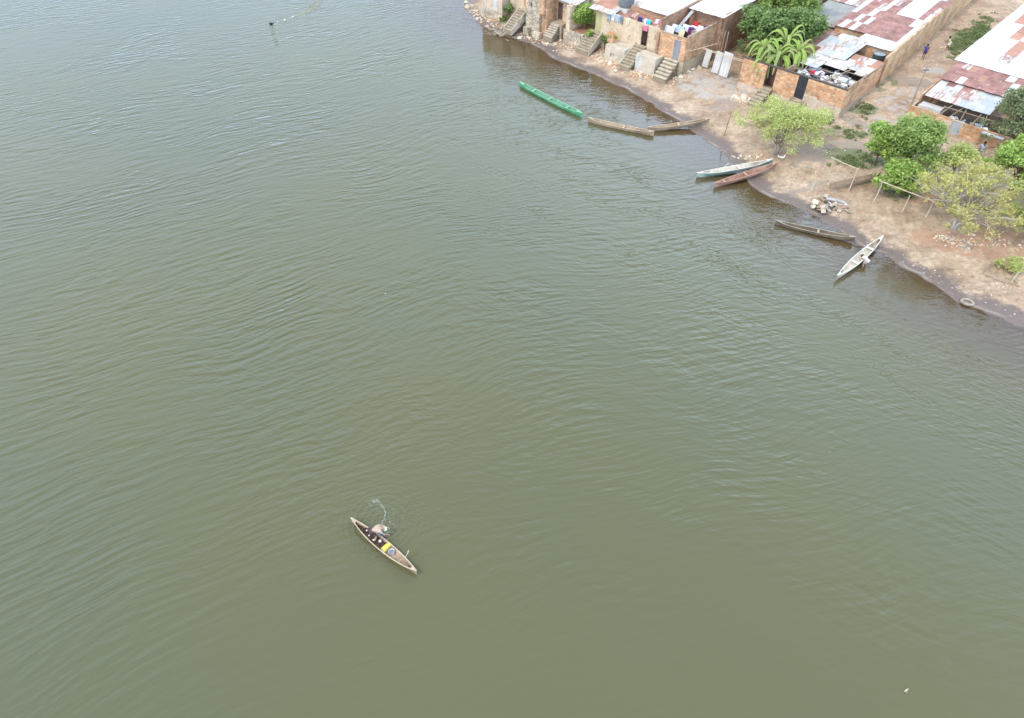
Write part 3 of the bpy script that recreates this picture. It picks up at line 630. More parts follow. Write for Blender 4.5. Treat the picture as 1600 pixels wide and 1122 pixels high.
# rubble stone house
B = Bld('stone_house', 'tall rubble stone house with a raw orange brick corner', 'house', -41, -3, .5)
mb = MB(); wall_a(mb, -42.3, -39.9, -3.0, .35, .3, 5.1, [(-41.5, -41.1, 3.7, 4.2)]); B.part('wall', mb, 'stone')
mb = MB(); mb.box(-39.895, -38.95, -2.6, -2.3, .3, 5.4); wall_b(mb, -38.95, -2.295, 3.8, .2, .3, 5.4); mb.box(-39.9, -39.2, -3.0, -2.61, 3.2, 5.3); B.part('brick_corner', mb, 'brick_rough')
mb = MB(); mb.box(-42.2, -41.4, -3.6, -3.01, .2, 1.2); mb.box(-40.6, -39.4, -3.5, -3.02, .2, 1.0); B.part('footing', mb, 'stone')
roof(B, -42.4, -38.9, -3.1, 4, 5.5, 6.2, ['OMG', 'WWG', 'WWW'], RW, seed=4)
# narrow house with dark doorway
B = Bld('narrow_house', 'narrow whitewashed house with a dark brown door beside a white pillar', 'house', -37, -.6, .5)
mb = MB(); wall_a(mb, -38.94, -36.2, -.6, .2, .5, 5, [(-38.85, -37.95, 2.25, 4.4)]); B.part('wall', mb, 'plaster')
door(B, -38.85, -37.95, -.58, 2.25, 4.4, 'door_interior_brown', 'wood')
mb = MB(); mb.box(-36.1, -35.5, -2.1, 2.2, .5, 4.9); B.part('pillar_wall', mb, 'plaster')
mb = MB(); mb.box(-38.9, -37.0, -1.9, -.61, .4, 2.2); B.part('landing', mb, 'concrete')
roof(B, -38.8, -35.1, -1.4, 3.5, 4.95, 5.6, ['DGD', 'WWG', 'WWW'], RW, seed=5)
stairs('stairs', 'short ramp-like grey stairs under the dark brown door', -38.7, -37.3, -1.9, 2.0, -3.4, .75, 6, 'concrete_pale')
# terrace with shrub
B = Bld('terrace', 'planted stone terrace holding a bright green shrub, brick floor', 'terrace', -35, -1.8, .4)
mb = MB(); mb.box(-36.3, -33.45, -2.25, -1.95, .3, 2.05); mb.box(-33.4, -33.15, -2.2, 1.0, .3, 2.05); B.part('retaining_wall', mb, 'stone')
mb = MB(); mb.box(-35.45, -33.5, -1.94, 1.6, .3, 1.95); B.part('floor', mb, 'brick_dark')
mb = MB(); mb.box(-35.48, -32.6, 1.62, 1.8, .3, 4.9); B.part('back_wall', mb, 'plaster')
# yellow walled house with rust roof
B = Bld('yellow_walled_house', 'small house with olive yellow wall under a little rust red roof', 'house', -31, -.6, .4)
mb = MB(); wall_a(mb, -32.5, -31.35, -.6, .2, .6, 5.05); wall_b(mb, -32.3, -.39, 2.5, .18, .6, 5.05, mi=0); B.part('yellow_wall', mb, 'plaster_yellow')
mb = MB(); wall_a(mb, -31.345, -29.6, -.9, .2, .6, 5.05); B.part('wall', mb, 'plaster')
mb = MB(); mb.box(-33.1, -31.2, -1.0, -.62, .4, 2.45); B.part('landing', mb, 'concrete')
roof(B, -33.2, -29.5, -1.25, 1.9, 5.1, 5.5, ['DDDD', 'OOOD', 'OOOO'], RW, seed=6)
stairs('stairs', 'weedy flight of steps with a sloping wall, beside the planted terrace', -33.05, -31.1, -1.0, 2.4, -3.5, .65, 8, 'concrete', (1,), 'concrete_pale', skew=.0)
# laundry house
B = Bld('laundry_house', 'cream plastered house with an open dark doorway and washing on its front wall', 'house', -26, -.9, .4)
mb = MB(); wall_a(mb, -29.59, -22.75, -.9, .18, .6, 5.1, [(-25.2, -24.3, 2.6, 4.75)]); B.part('wall', mb, 'plaster')
mb = MB(); mb.box(-25.2, -24.3, -.1, -.05, 2.6, 4.9); mb.box(-25.3, -24.25, -.7, -.1, 2.5, 2.58); B.part('doorway_backing', mb, 'door_interior_brown')  # dark brown sheet set back inside the doorway
mb = MB(); mb.box(-25.3, -25.2, -.93, -.75, 2.6, 4.8); mb.box(-24.3, -24.22, -.93, -.75, 2.6, 4.8); B.part('door_frame', mb, 'plaster_pink')
mb = MB(); mb.box(-29.4, -22.9, 1.25, 1.4, .6, 5.9); wall_b(mb, -22.8, -.7, 9, .2, .6, 6.1, 6.4); wall_b(mb, -29.2, -.7, 9, .15, .6, 5.1); B.part('inner_wall', mb, 'brick_dark')
roof(B, -27.3, -23.1, 1.1, 9.5, 5.95, 6.4, ['WWWWWW', 'WWWWWW', 'WWWWWW', 'WWWWWW'], RW, seed=7)
roof(B, -31, -27.3, 1.95, 9.5, 5.3, 6.1, ['RMDG', 'GWWR', 'WWRR', 'RRWW'], RW, seed=8, name='back_roof')
roof(B, -29.5, -26.4, -.6, 1.2, 4.75, 5.15, ['RORR', 'ORMR'], RW, seed=9, name='low_roof')
roof(B, -26.3, -22.9, -.6, 1.2, 4.85, 5.15, ['M OM', 'ROMO'], RW, seed=10, name='lean_to_roof')
mb = MB(); mb.box(-29.0, -23.0, .0, .1, .6, 4.4); B.part('partition', mb, 'brick_dark')
# corner house with washing yard
B = Bld('corner_brick_house', 'raw brick corner house with a grey metal door and a yard full of washing', 'house', -20.7, -1.3, .4)
mb = MB(); wall_a(mb, -22.7, -18.7, -1.3, .18, 2.45, 5.1, [(-20.35, -19.3, 2.5, 4.75)]); B.part('front_wall', mb, 'brick')
mb = MB(); wall_b(mb, -18.7, -1.11, 5.2, .18, 2.45, 5.1, 5.3); B.part('side_wall', mb, 'brick_rough')
mb = MB(); mb.box(-22.72, -18.62, -1.4, -1.305, .3, 2.44); mb.box(-18.695, -18.6, -1.3, 6, .3, 2.44); B.part('foundation', mb, 'concrete')
mb = MB(); mb.box(-22.2, -18.68, -1.36, -1.24, 5.105, 5.19); mb.box(-18.84, -18.66, -1.1, 5.2, 5.25, 5.33, 0, 5.3, 5.4); B.part('coping', mb, 'concrete')
mb = MB(); mb.box(-22.65, -22.35, -1.5, -1.31, 1.0, 5.0); B.part('shade_strip', mb, 'brick_dark')  # dark strip painting the shadow edge where the house steps forward
door(B, -20.35, -19.3, -1.28, 2.5, 4.75, 'metal_grey', 'plaster_pink')
mb = MB(); wall_b(mb, -17.85, 5.3, 14, .3, .6, 6.3, 6.6); mb.box(-18.68, -18.16, 5.25, 5.6, .6, 5.9); mb.box(-22.6, -18.2, 5.0, 5.2, .6, 6.1, 0); B.part('back_wall', mb, 'brick_dark')
roof(B, -22.5, -17.7, 4.35, 16, 6.2, 6.7, ['WWWWWWW', 'WWWWWWW', 'WWWWWWW', 'WWWWWWW', 'WWWWWWW'], RW, seed=11)
mb = MB(); mb.box(-22.5, -18.9, -1.1, 4.9, 2.4, 2.5); B.part('yard_floor', mb, 'concrete')
mb = MB(); mb.hexa([(-22.4, 1.6, 4.3), (-22.0, 1.6, 4.3), (-21.8, 4.6, 6.0), (-22.2, 4.6, 6.0)], [(-22.4, 1.6, 4.36), (-22.0, 1.6, 4.36), (-21.8, 4.6, 6.06), (-22.2, 4.6, 6.06)]); B.part('loose_sheet', mb, 'grey')
# concrete boxes at the foot of the wall
B = Bld('concrete_terrace', 'grey block terrace box with a hole low in its side, beside the middle stairs', 'terrace', -27.8, -3, .3)
mb = MB(); wall_a(mb, -28.9, -25.95, -2.9, .2, .3, 2.25, [(-28.1, -27.4, .95, 1.45)]); mb.box(-28.9, -25.95, -2.695, -.95, .3, 2.3); B.part('box', mb, 'concrete_pale')
mb = MB(); mb.box(-29.3, -28.4, -2.2, -1.7, 2.31, 3.4); B.part('planter', mb, 'brick')
B = Bld('concrete_terrace', 'whitewashed concrete box terrace between the open doorway stairs and the grey door stairs', 'terrace', -22.6, -2.9, .3)
mb = MB(); mb.box(-24.15, -21.35, -3.0, -1.42, .3, 2.5); B.part('box', mb, 'concrete_pale')
mb = MB(); mb.box(-24.18, -23.2, -3.03, -3.004, .3, 2.3); mb.box(-24.17, -24.152, -3.0, -1.5, .3, 2.3); B.part('whitewash', mb, 'plaster_white')
stairs('stairs', 'steps with one pale rail climbing to the open dark doorway', -25.75, -24.3, -.95, 2.55, -3.9, .75, 8, 'concrete', (-1,))
stairs('stairs', 'broad bare steps below the grey metal door of the corner brick house', -20.95, -19.2, -1.42, 2.45, -3.7, .75, 6, 'concrete_pale')

# ---- compound in the middle: open brick yard ------------------------------
B = Bld('brick_compound', 'roofless orange brick compound with two doorways, tin roofs and clutter behind', 'house', -6, 0, 1.2)
mb = MB(); wall_a(mb, -12.0, -4.2, 0, .15, 1.9, 4.55, [(-9.0, -7.85, 2.25, 4.55), (-5.3, -4.2, 2.2, 4.55)]); wall_a(mb, -4.2, 0, 0, .15, 2.5, 4.55)
B.part('front_wall', mb, 'brick')
mb = MB(); mb.box(-12.03, -9.3, -.04, .15, .6, 1.895); mb.box(-9.3, -4.2, -.02, .15, .6, 1.895); mb.box(-4.2, .03, -.05, .15, .6, 2.495)
for k in range(14):
    x = -4.2 + .3 * k; mb.box(x, x + .3, -.03, -.002, 2.5, 2.56 + .42 * (1 - k / 14) + rg.uniform(-.12, .16))
B.part('plaster_base', mb, 'plaster_pink')
mb = MB(); mb.box(-12.2, .1, -.06, .18, 4.56, 4.68); B.part('top_beam', mb, 'wood_dark')
mb = MB(); wall_b(mb, 0, .16, 8.9, .15, 2.3, 4.55); B.part('side_wall', mb, 'brick_rough')
mb = MB(); wall_b(mb, .06, .16, 8.9, .3, .8, 2.29, 2.29); B.part('side_footing', mb, 'concrete')
mb = MB(); wall_b(mb, -11.85, .16, 9, .15, 1.0, 4.5); wall_b(mb, -6.75, .16, 9.8, .15, 1.0, 4.5); mb.box(-11.8, -6.9, 9, 9.15, 1, 4.4); B.part('yard_wall', mb, 'brick_dark')
d = MB(); d.box(-5.28, -4.22, .04, .08, 2.2, 4.5); d.box(-5.2, -4.75, .02, .04, 2.9, 4.2); o = B.part('door', d, 'metal_dark')
d = MB(); d.box(-9.0, -8.95, .01, .12, 2.2, 4.5); d.box(-7.9, -7.85, .01, .12, 2.2, 4.5); B.part('door_frame', d, 'wood_dark')
mb = MB(); mb.box(-9.3, -7.5, 1.1, 1.2, 2.0, 4.3); B.part('passage_shade', mb, 'door_interior_brown')  # dark brown sheet painting the unlit passage behind the left doorway
mb = MB(); mb.box(-11.8, -6.9, .16, 9, 1.9, 2.0); B.part('yard_floor', mb, 'brick_dark')
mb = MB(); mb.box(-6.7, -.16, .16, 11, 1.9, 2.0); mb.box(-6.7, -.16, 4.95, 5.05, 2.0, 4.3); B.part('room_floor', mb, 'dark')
mb = MB()
for k, b in enumerate((.75, 1.35, 2.5, 3.9)): mb.tube([(-6.6 + k * .9, b + .5, 4.62), (.15 + .1 * k, b - .25 + .12 * k, 4.64)], .045, 5)
mb.tube([(-6.85, .2, 4.74), (-6.85, 10.2, 4.76)], .07, 6); mb.tube([(-.05, .0, 4.72), (-.05, 8.9, 4.66)], .06, 6); mb.tube([(-5.2, .1, 4.75), (-6.2, 4.9, 4.7)], .05, 6); mb.tube([(-2.6, .2, 4.73), (-1.9, 4.9, 4.7)], .05, 6)
B.part('roof_beam', mb, 'wood')
roof(B, -6.9, -.1, 4.2, 6.6, 4.66, 4.62, ['D WD D', 'DDWDDW', 'WDDWMW'], RW, seed=12, name='torn_roof')
roof(B, -6.6, -4.7, 2.6, 4.5, 4.70, 4.72, ['WG', 'WD'], RW, seed=52, name='loose_sheets')
roof(B, -6.9, -3.5, 6.5, 12.9, 4.72, 4.95, ['DGDG', 'DMDG', 'GDGD', 'DDDD'], RW, seed=13, name='stained_roof')
roof(B, -3.4, -.05, 6.4, 9.0, 4.5, 4.66, ['WOMO', 'OMWO'], RW, seed=14, name='patched_roof')
mb = MB(); mb.box(-3.3, -.2, 9.1, 9.2, 2, 4.5); mb.box(-3.4, -.2, 9.2, 12.2, 3.3, 3.4); B.part('ledge', mb, 'plaster_white')
roof(B, -4.9, -.7, 11.9, 14.6, 4.95, 5.05, ['WWWWW', 'WWWWW'], RW, seed=15, name='white_roof')
mb = MB(); mb.box(-4.8, -.8, 12.1, 12.2, 2, 4.9); B.part('inner_wall', mb, 'brick_rough')
# clutter inside
def clutter(B, a0, a1, b0, b1, z, n, seed, cols, smin=.15, smax=.5):
    rng = random.Random(seed); keys = cols; mb = MB()
    for k in range(n):
        x, y = rng.uniform(a0, a1), rng.uniform(b0, b1); w, d, h = (rng.uniform(smin, smax) for _ in range(3)); an = rng.uniform(0, pi)
        zz = z + rng.uniform(0, .12); c, s = cos(an), sin(an); ti = rng.uniform(-.12, .12)
        cs = [(x + (i * w * c - j * d * s) / 2, y + (i * w * s + j * d * c) / 2) for i, j in ((-1, -1), (1, -1), (1, 1), (-1, 1))]
        mb.hexa([(p, q, zz) for p, q in cs], [(p, q, zz + h * .5 + ti * (1 if i < 2 else -1)) for i, (p, q) in enumerate(cs)], rng.randrange(len(keys)))
    return B.part('clutter', mb, keys)
clutter(B, -6.4, -.5, .9, 4.7, 3.9, 80, 5, ['wcloth', 'metal_dark', 'grey_cloth', 'wcloth', 'wood_dark', 'wood', 'wcloth', 'white_dirty', 'plaster_white', 'purple'], .2, .8)
clutter(B, -3.2, -1.9, 9.4, 11.8, 3.4, 18, 6, ['wood', 'wcloth', 'brick_dark', 'wood_pale'], .2, .7)
stairs('stairs', 'worn steps from the beach to the left doorway of the brick compound', -9.0, -7.8, -.05, 2.2, -2.75, 1.1, 6, 'concrete')
stairs('stairs', 'steps half hidden by the pale waterside tree, below the dark metal door', -5.4, -4.1, -.06, 2.1, -2.0, 1.4, 4, 'concrete')
B = Bld('cloth_bundle', 'red and white cloth bundle on the brick compound roof beams', 'bundle', -4.4, 1.2, 4.7)
mb = MB(); mb.box(-4.7, -4.2, .95, 1.3, 4.7, 4.95); B.part('red_bundle', mb, 'red_cloth'); mb = MB(); mb.box(-4.15, -3.8, 1.0, 1.35, 4.7, 4.9); B.part('white_bundle', mb, 'wcloth')

# long street wall and the big patched roof
B = Bld('street_wall_house', 'long tan block house wall along the dirt street under a rust and white patchwork roof', 'house', -2, 20, 1.8)
mb = MB(); wall_b(mb, .05, 8.95, 50, .25, 1.4, 5.3, 5.5, ae=-2.6); B.part('street_wall', mb, 'brick_tan')
mb = MB(); mb.box(-.1, .16, 8.78, 9.0, 1.2, 5.1); B.part('corner_pillar', mb, 'brick_dark')
mb = MB(); wall_b(mb, -8.6, 15, 40, .2, 1.8, 4.9); B.part('far_wall', mb, 'brick_dark')
mb = MB(); wall_a(mb, -8.6, -1.0, 14.7, .15, 1.8, 4.95); B.part('end_wall', mb, 'brick_rough')
pat = ['RWRWRRRRRRRRW', 'RRWRWRRRRRRRW', 'WRRWRRRRRRRWD', 'WRRMWRRWWWWRW', 'DMRRWMRWWWWRM', 'GGMRRMRWWWWRR', 'GGRWWRMWWWWGR', 'WGGRMRWWWGGRR', 'WWGGRRMRGGWWR', 'RWWGGRRWWGGRW', 'GWRRWGRRWWRRG']
roof(B, -8.9, -.65, 14.55, 44, 5.1, 5.5, pat, RW, seed=16, skew=-.048)
# roofs behind
B = Bld('grey_roofed_house', 'house with a plain grey fibre cement roof behind the banana plants', 'house', -10.5, 18, 2)
roof(B, -13.2, -7.7, 15.2, 22, 4.55, 5.0, ['CCCCCCC', 'CCCCCCC', 'CCCCCCC'], RW, seed=17)
mb = MB(); mb.box(-13.0, -7.9, 15.6, 15.75, 2, 4.5); wall_b(mb, -12.9, 15.8, 21.8, .15, 2, 4.5); B.part('wall', mb, 'beige')
B = Bld('rust_roofed_shed', 'low rust red tin shed between the big green tree and the grey roof', 'shed', -9.2, 13, 2)
roof(B, -11.9, -7.0, 10.4, 15.9, 3.95, 4.3, ['RRRRR', 'DROOR', 'MOOMO'], RW, seed=18)
mb = MB(); mb.box(-11.7, -7.1, 10.8, 10.95, 2, 3.9); B.part('wall', mb, 'brick_dark')
B = Bld('tin_shed', 'tiny grey tin lean-to shed against the stained compound roof', 'shed', -7.6, 11.5, 2)
roof(B, -8.3, -6.9, 9.3, 13.2, 4.05, 4.35, ['GG', 'GG'], RW, seed=19)
mb = MB(); mb.box(-8.2, -7.0, 9.6, 9.7, 2, 4.0); B.part('wall', mb, 'plaster')
B = Bld('white_back_house', 'small white house with a black window hole above the big green tree', 'house', -15.5, 20, 2)
mb = MB(); wall_a(mb, -17.0, -14.3, 20, .2, 2, 5.4, [(-16.1, -15.2, 4.1, 5.1)]); wall_b(mb, -14.3, 20.2, 25, .2, 2, 5.4); B.part('wall', mb, 'plaster_white')
mb = MB(); mb.box(-16.2, -15.1, 20.6, 20.65, 3.9, 5.2); B.part('window', mb, 'dark')
roof(B, -17.2, -14.1, 20.3, 27, 5.5, 5.8, ['WMW', 'WWW'], RW, seed=20)
roof(B, -16.6, -14.3, 17.5, 19.9, 4.0, 4.2, ['GD', 'GG'], RW, seed=21, name='porch_roof')
B = Bld('striped_roof_house', 'house with a rust striped white roof at the top edge beside the beige wall', 'house', -13, 25, 2)
roof(B, -14.0, -9.6, 22.6, 32, 5.0, 5.4, ['WMRWM', 'WRRWR', 'RWWRR'], RW, seed=22); mb = MB(); mb.box(-13.8, -9.8, 22.8, 22.95, 2, 4.9); B.part('wall', mb, 'brick_rough')
B = Bld('beige_wall_house', 'beige plastered wall of a house beyond the grey roof, bush at its foot', 'house', -9, 28, 2)
mb = MB(); wall_a(mb, -9.5, -8.7, 26, .2, 2, 5.9); mb.box(-11.5, -9.5, 26, 26.2, 2, 5.9); B.part('wall', mb, 'beige')

# ---- right hand house ----------------------------------------------------
B = Bld('right_house', 'right-hand house with rust red and white sheet roofs behind a low brick front wall', 'house', 9.5, 3.6, 1.2)
mb = MB(); wall_a(mb, 5.4, 16, 3.6, .18, .9, 3.45, [(9.7, 10.75, 1.5, 3.45)]); B.part('front_wall', mb, 'brick')
mb = MB(); wall_a(mb, 5.5, 9.6, 3.605, .17, 3.455, 3.6, z1e=3.5); B.part('loose_brick_course', mb, 'brick_rough')
mb = MB(); wall_b(mb, 5.58, 3.79, 5.6, .18, 1.2, 3.4); wall_b(mb, 5.7, 5.61, 36, .18, 1.4, 4.2, 4.9); B.part('side_wall', mb, 'brick_rough')
door(B, 9.7, 10.75, 3.62, 1.5, 3.5, 'metal_pale', 'plaster_pink')
mb = MB(); mb.box(8.75, 9.68, 3.55, 3.596, 1.3, 3.3); B.part('plaster_patch', mb, 'plaster_pink')
mb = MB(); mb.box(6.0, 8.1, 4.0, 4.1, 1.5, 3.75); mb.box(6.0, 8.1, 4.11, 5.4, 3.5, 3.6); mb.box(8.1, 8.2, 4.0, 5.6, 1.5, 3.75); B.part('washroom', mb, 'plaster_white')
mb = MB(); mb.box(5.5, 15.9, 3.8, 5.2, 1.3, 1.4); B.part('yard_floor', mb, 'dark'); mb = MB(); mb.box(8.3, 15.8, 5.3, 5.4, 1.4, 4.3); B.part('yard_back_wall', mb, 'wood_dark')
mb = MB()
for q, (p, r) in enumerate(((8.3, 8.9), (9.2, 9.9), (10.3, 10.1), (11.4, 11.6), (12.4, 12.0))): mb.tube([(p, 3.7, 3.5), (r, 5.5, 4.3)], .05, 5)
mb.tube([(8.3, 4.6, 4.0), (13, 4.7, 4.05)], .045, 5); B.part('yard_beam', mb, 'wood')
roof(B, 5.95, 12.2, 5.1, 9.9, 4.3, 4.55, ['DMDMGGGG', 'WDDMMDGG', 'WRWRMGGG'], RW, seed=23, name='lower_roof')
roof(B, 5.75, 13.2, 9.2, 14.5, 4.75, 4.95, ['RRWRRRRRMR', 'RRRRORRRWR', 'RMORRRRWRR'], RW, seed=24, name='rust_roof')
WR = dict(W='white', G='light_dirty', D='white_dirty', M='rust_mix', O='rust_orange', R='rust')
roof(B, 5.2, 19, 14.2, 39, 5.05, 5.35, ['WWGWWWWGWWWW', 'WWWMWWWWWGWW', 'WGWOWWWGWWWW', 'WWWOGWWWWWWW', 'WWOWWWWWGWWW', 'GWOWWWGWOWWW', 'WOWWWWWWOWWW', 'WOWGWWWWWWWW', 'WWWWWGWWWWWW', 'WWGWWWWWWRRW'], WR, seed=25, name='white_roof')
clutter(B, 8.6, 13.5, 3.9, 5.0, 2.9, 22, 8, ['wcloth', 'grey_cloth', 'metal_dark', 'wood', 'lblue'], .2, .7)
B = Bld('white_awning', 'small white slab awning at the right end of the low brick wall', 'awning', 14, 3.2, 1.2)
mb = MB(); mb.box(12.6, 14.6, 3.0, 3.55, 3.3, 3.36); B.part('slab', mb, 'white'); 
for q in (12.7, 14.5): mb = MB(); mb.tube([(q, 3.1, 1), (q, 3.1, 3.3)], .05); B.part('post', mb, 'wood')

# ---- water tanks, white sheets, washing -----------------------------------
B = Bld('water_tank', 'dark round plastic water tank on the ledge above the dirt street wall', 'water tank', -1.5, 11.0, 3.4)
mb = MB(); mb.lathe((-1.5, 11, 3.4), [(0, 0), (.55, 0), (.66, 1.0), (.70, 1.35), (.66, 1.37)], 20); B.part('body', mb, 'tank')
mb = MB(); mb.lathe((-1.5, 11, 3.4), [(.655, 1.36), (.64, 1.30), (.2, 1.33), (0, 1.34)], 20); B.part('lid', mb, 'tank_in')
p = P(978, 8, 5.6); a, b = AB(p)
B = Bld('water_tank', 'big grey water tank on a white block at the top edge of the left row', 'water tank', a, b, 5.0)
mb = MB(); mb.lathe((a, b, 5.5), [(0, 0), (.8, 0), (.95, .3), (1, 1.0), (.7, 1.3), (0, 1.35)], 22); B.part('body', mb, 'tank_grey')
mb = MB(); mb.box(a - .7, a + .9, b - 1.0, b + .7, 4.6, 5.45); B.part('block', mb, 'plaster_white')
for (a0, a1, b, dz, lb) in ((-17.9, -17.1, 1.7, 2.0, 'leftmost and smallest of the three white tin sheets standing in the yard gap'), (-16.2, -15.3, 1.1, 2.4, 'middle of the three white tin sheets standing upright in the yard gap'), (-15.1, -13.95, .9, 2.7, 'tallest right-hand white tin sheet leaning in the yard gap')):
    B = Bld('tin_sheet', lb, 'metal sheet', (a0 + a1) / 2, b, 1.4, 'white tin sheets in the gap between houses')
    mb = MB(); n_ = 10
    for k in range(n_):
        x0 = a0 + (a1 - a0) * k / n_; x1 = a0 + (a1 - a0) * (k + 1) / n_; y0 = .025 * (k % 2); y1 = .025 * ((k + 1) % 2)
        mb.hexa([(x0, b + y0, 1.4), (x1, b + y1, 1.4), (x1, b + y1 + .015, 1.4), (x0, b + y0 + .015, 1.4)], [(x0 + .1, b + y0 + .25, 1.4 + dz), (x1 + .1, b + y1 + .25, 1.4 + dz - .1 * k / n_), (x1 + .1, b + y1 + .265, 1.4 + dz - .1 * k / n_), (x0 + .1, b + y0 + .265, 1.4 + dz)])
    B.part('sheet', mb, 'white')
B = Bld('pole_gate', 'thin bamboo rails slung between the corner brick house and the compound', 'railing', -15, .5, 1.4)
mb = MB(); mb.tube([V0 for V0 in ((-18.55, -.6, 3.6), (-16.5, 1.6, 4.4))], .035); mb.tube([(-17.6, .5, 3.9), (-14.8, .6, 3.75), (-12.05, .5, 3.9)], .035); mb.tube([(-17.6, .65, 3.95), (-14.8, .75, 3.83), (-12.05, .65, 4.0)], .035); B.part('rail', mb, 'wood_pale')
for q in (-16.9, -16.3, -15.9): mb = MB(); mb.tube([(q, 2.6, 1.2), (q + .05, 2.7, 5.6)], .05); B.part('post', mb, 'wood')
cloths = [(-30.2, .35, 'lblue', 'pale blue washing at the left end of the front wall line'), (-29.6, .4, 'wcloth', 'white washing next to the pale blue one on the wall line'), (-28.95, .45, 'lblue', 'blue-grey striped washing hanging mid-left on the front wall'),
          (-28.3, .4, 'grey_cloth', 'grey trousers hanging on the cream front wall'), (-27.4, .5, 'cream_cloth', 'cream sheet hanging over the cream front wall'), (-26.0, .55, 'navy', 'navy cloth on the line left of the open doorway'),
          (-25.2, .35, 'wcloth', 'white cloth between the navy and the turquoise cloths'), (-24.7, .5, 'cyan', 'turquoise cloth above the open dark doorway'), (-24.1, .4, 'wcloth', 'white cloth beside the crimson cloth'), (-23.6, .6, 'pink', 'crimson pink cloth behind the front wall')]
for k, (a, w, mt, lb) in enumerate(cloths):
    b = -1.02 if k < 5 else (-.55 if k < 8 else .3); zt_ = 5.12 if k < 5 else 5.45
    B = Bld('hanging_cloth', lb, 'laundry', a, b, zt_ - .9, 'washing on the front wall line')
    mb = MB(); n_ = 6; rr = random.Random(40 + k)
    for i in range(n_):
        x0 = a - w / 2 + w * i / n_; x1 = x0 + w / n_; y0 = b + .04 * ((i) % 2); y1 = b + .04 * ((i + 1) % 2); dl = .75 + rr.uniform(-.15, .15)
        mb.hexa([(x0, y0, zt_ - dl), (x1, y1, zt_ - dl), (x1, y1 + .012, zt_ - dl), (x0, y0 + .012, zt_ - dl)], [(x0, y0, zt_), (x1, y1, zt_), (x1, y1 + .3, zt_ + .02), (x0, y0 + .3, zt_ + .02)])
    B.part('cloth', mb, mt)
B = Bld('hanging_cloth', 'small pink cloth draped over the lintel of the open dark doorway', 'laundry', -24.75, -1.0, 4.4, 'washing on the front wall line')
mb = MB(); mb.box(-25.1, -24.4, -1.0, -.93, 4.4, 4.95); B.part('cloth', mb, 'pink')
yard = [(-22.2, 0.3, 1.0, 'wcloth', 'white washing at the front left of the corner house yard'), (-21.6, 1.0, 1.0, 'wcloth', 'white sheet second from the left in the corner house yard'), (-21.0, .6, .7, 'lblue', 'pale blue washing in the corner house yard'),
        (-20.8, 1.9, .9, 'wcloth', 'large white sheet at the back of the corner house yard'), (-20.4, .2, .5, 'cream_cloth', 'cream yellow cloth hanging at the front of the corner house yard'), (-20.1, 1.6, .5, 'purple', 'dark maroon cloth in the middle of the corner house yard'),
        (-20.0, 2.5, 1.0, 'wcloth', 'white sheet by the red cloth in the corner house yard'), (-19.4, 1.2, .5, 'wood', 'brown towel in the corner house yard'), (-20.6, 3.3, .5, 'red_cloth', 'faded red cloth farthest back in the corner house yard'), (-19.0, 2.9, .45, 'purple', 'purple cloth at the right side of the corner house yard'), (-19.3, 2.3, .5, 'wcloth', 'small white cloth by the purple one in the corner house yard')]
for k, (a, b, w, mt, lb) in enumerate(yard):
    B = Bld('hanging_cloth', lb, 'laundry', a, b, 4.2, 'washing in the corner house yard'); w *= 1.35; mb = MB(); n_ = 7; rr = random.Random(60 + k); zt_ = 5.25 + rr.uniform(-.1, .25)
    for i in range(n_):
        x0 = a - w / 2 + w * i / n_; x1 = x0 + w / n_; y0 = b + .06 * (i % 2); y1 = b + .06 * ((i + 1) % 2); e = .5
        mb.hexa([(x0, y0 - .2, zt_ - .7), (x1, y1 - .2, zt_ - .7), (x1, y1 - .19, zt_ - .7), (x0, y0 - .19, zt_ - .7)], [(x0, y0, zt_), (x1, y1, zt_), (x1, y1 + .02, zt_), (x0, y0 + .02, zt_)])
        mb.hexa([(x0, y0 + .02, zt_ - .01), (x1, y1 + .02, zt_ - .01), (x1, y1 + e, zt_ - .35), (x0, y0 + e, zt_ - .35)], [(x0, y0 + .02, zt_), (x1, y1 + .02, zt_), (x1, y1 + e, zt_ - .34), (x0, y0 + e, zt_ - .34)])
    B.part('cloth', mb, mt)

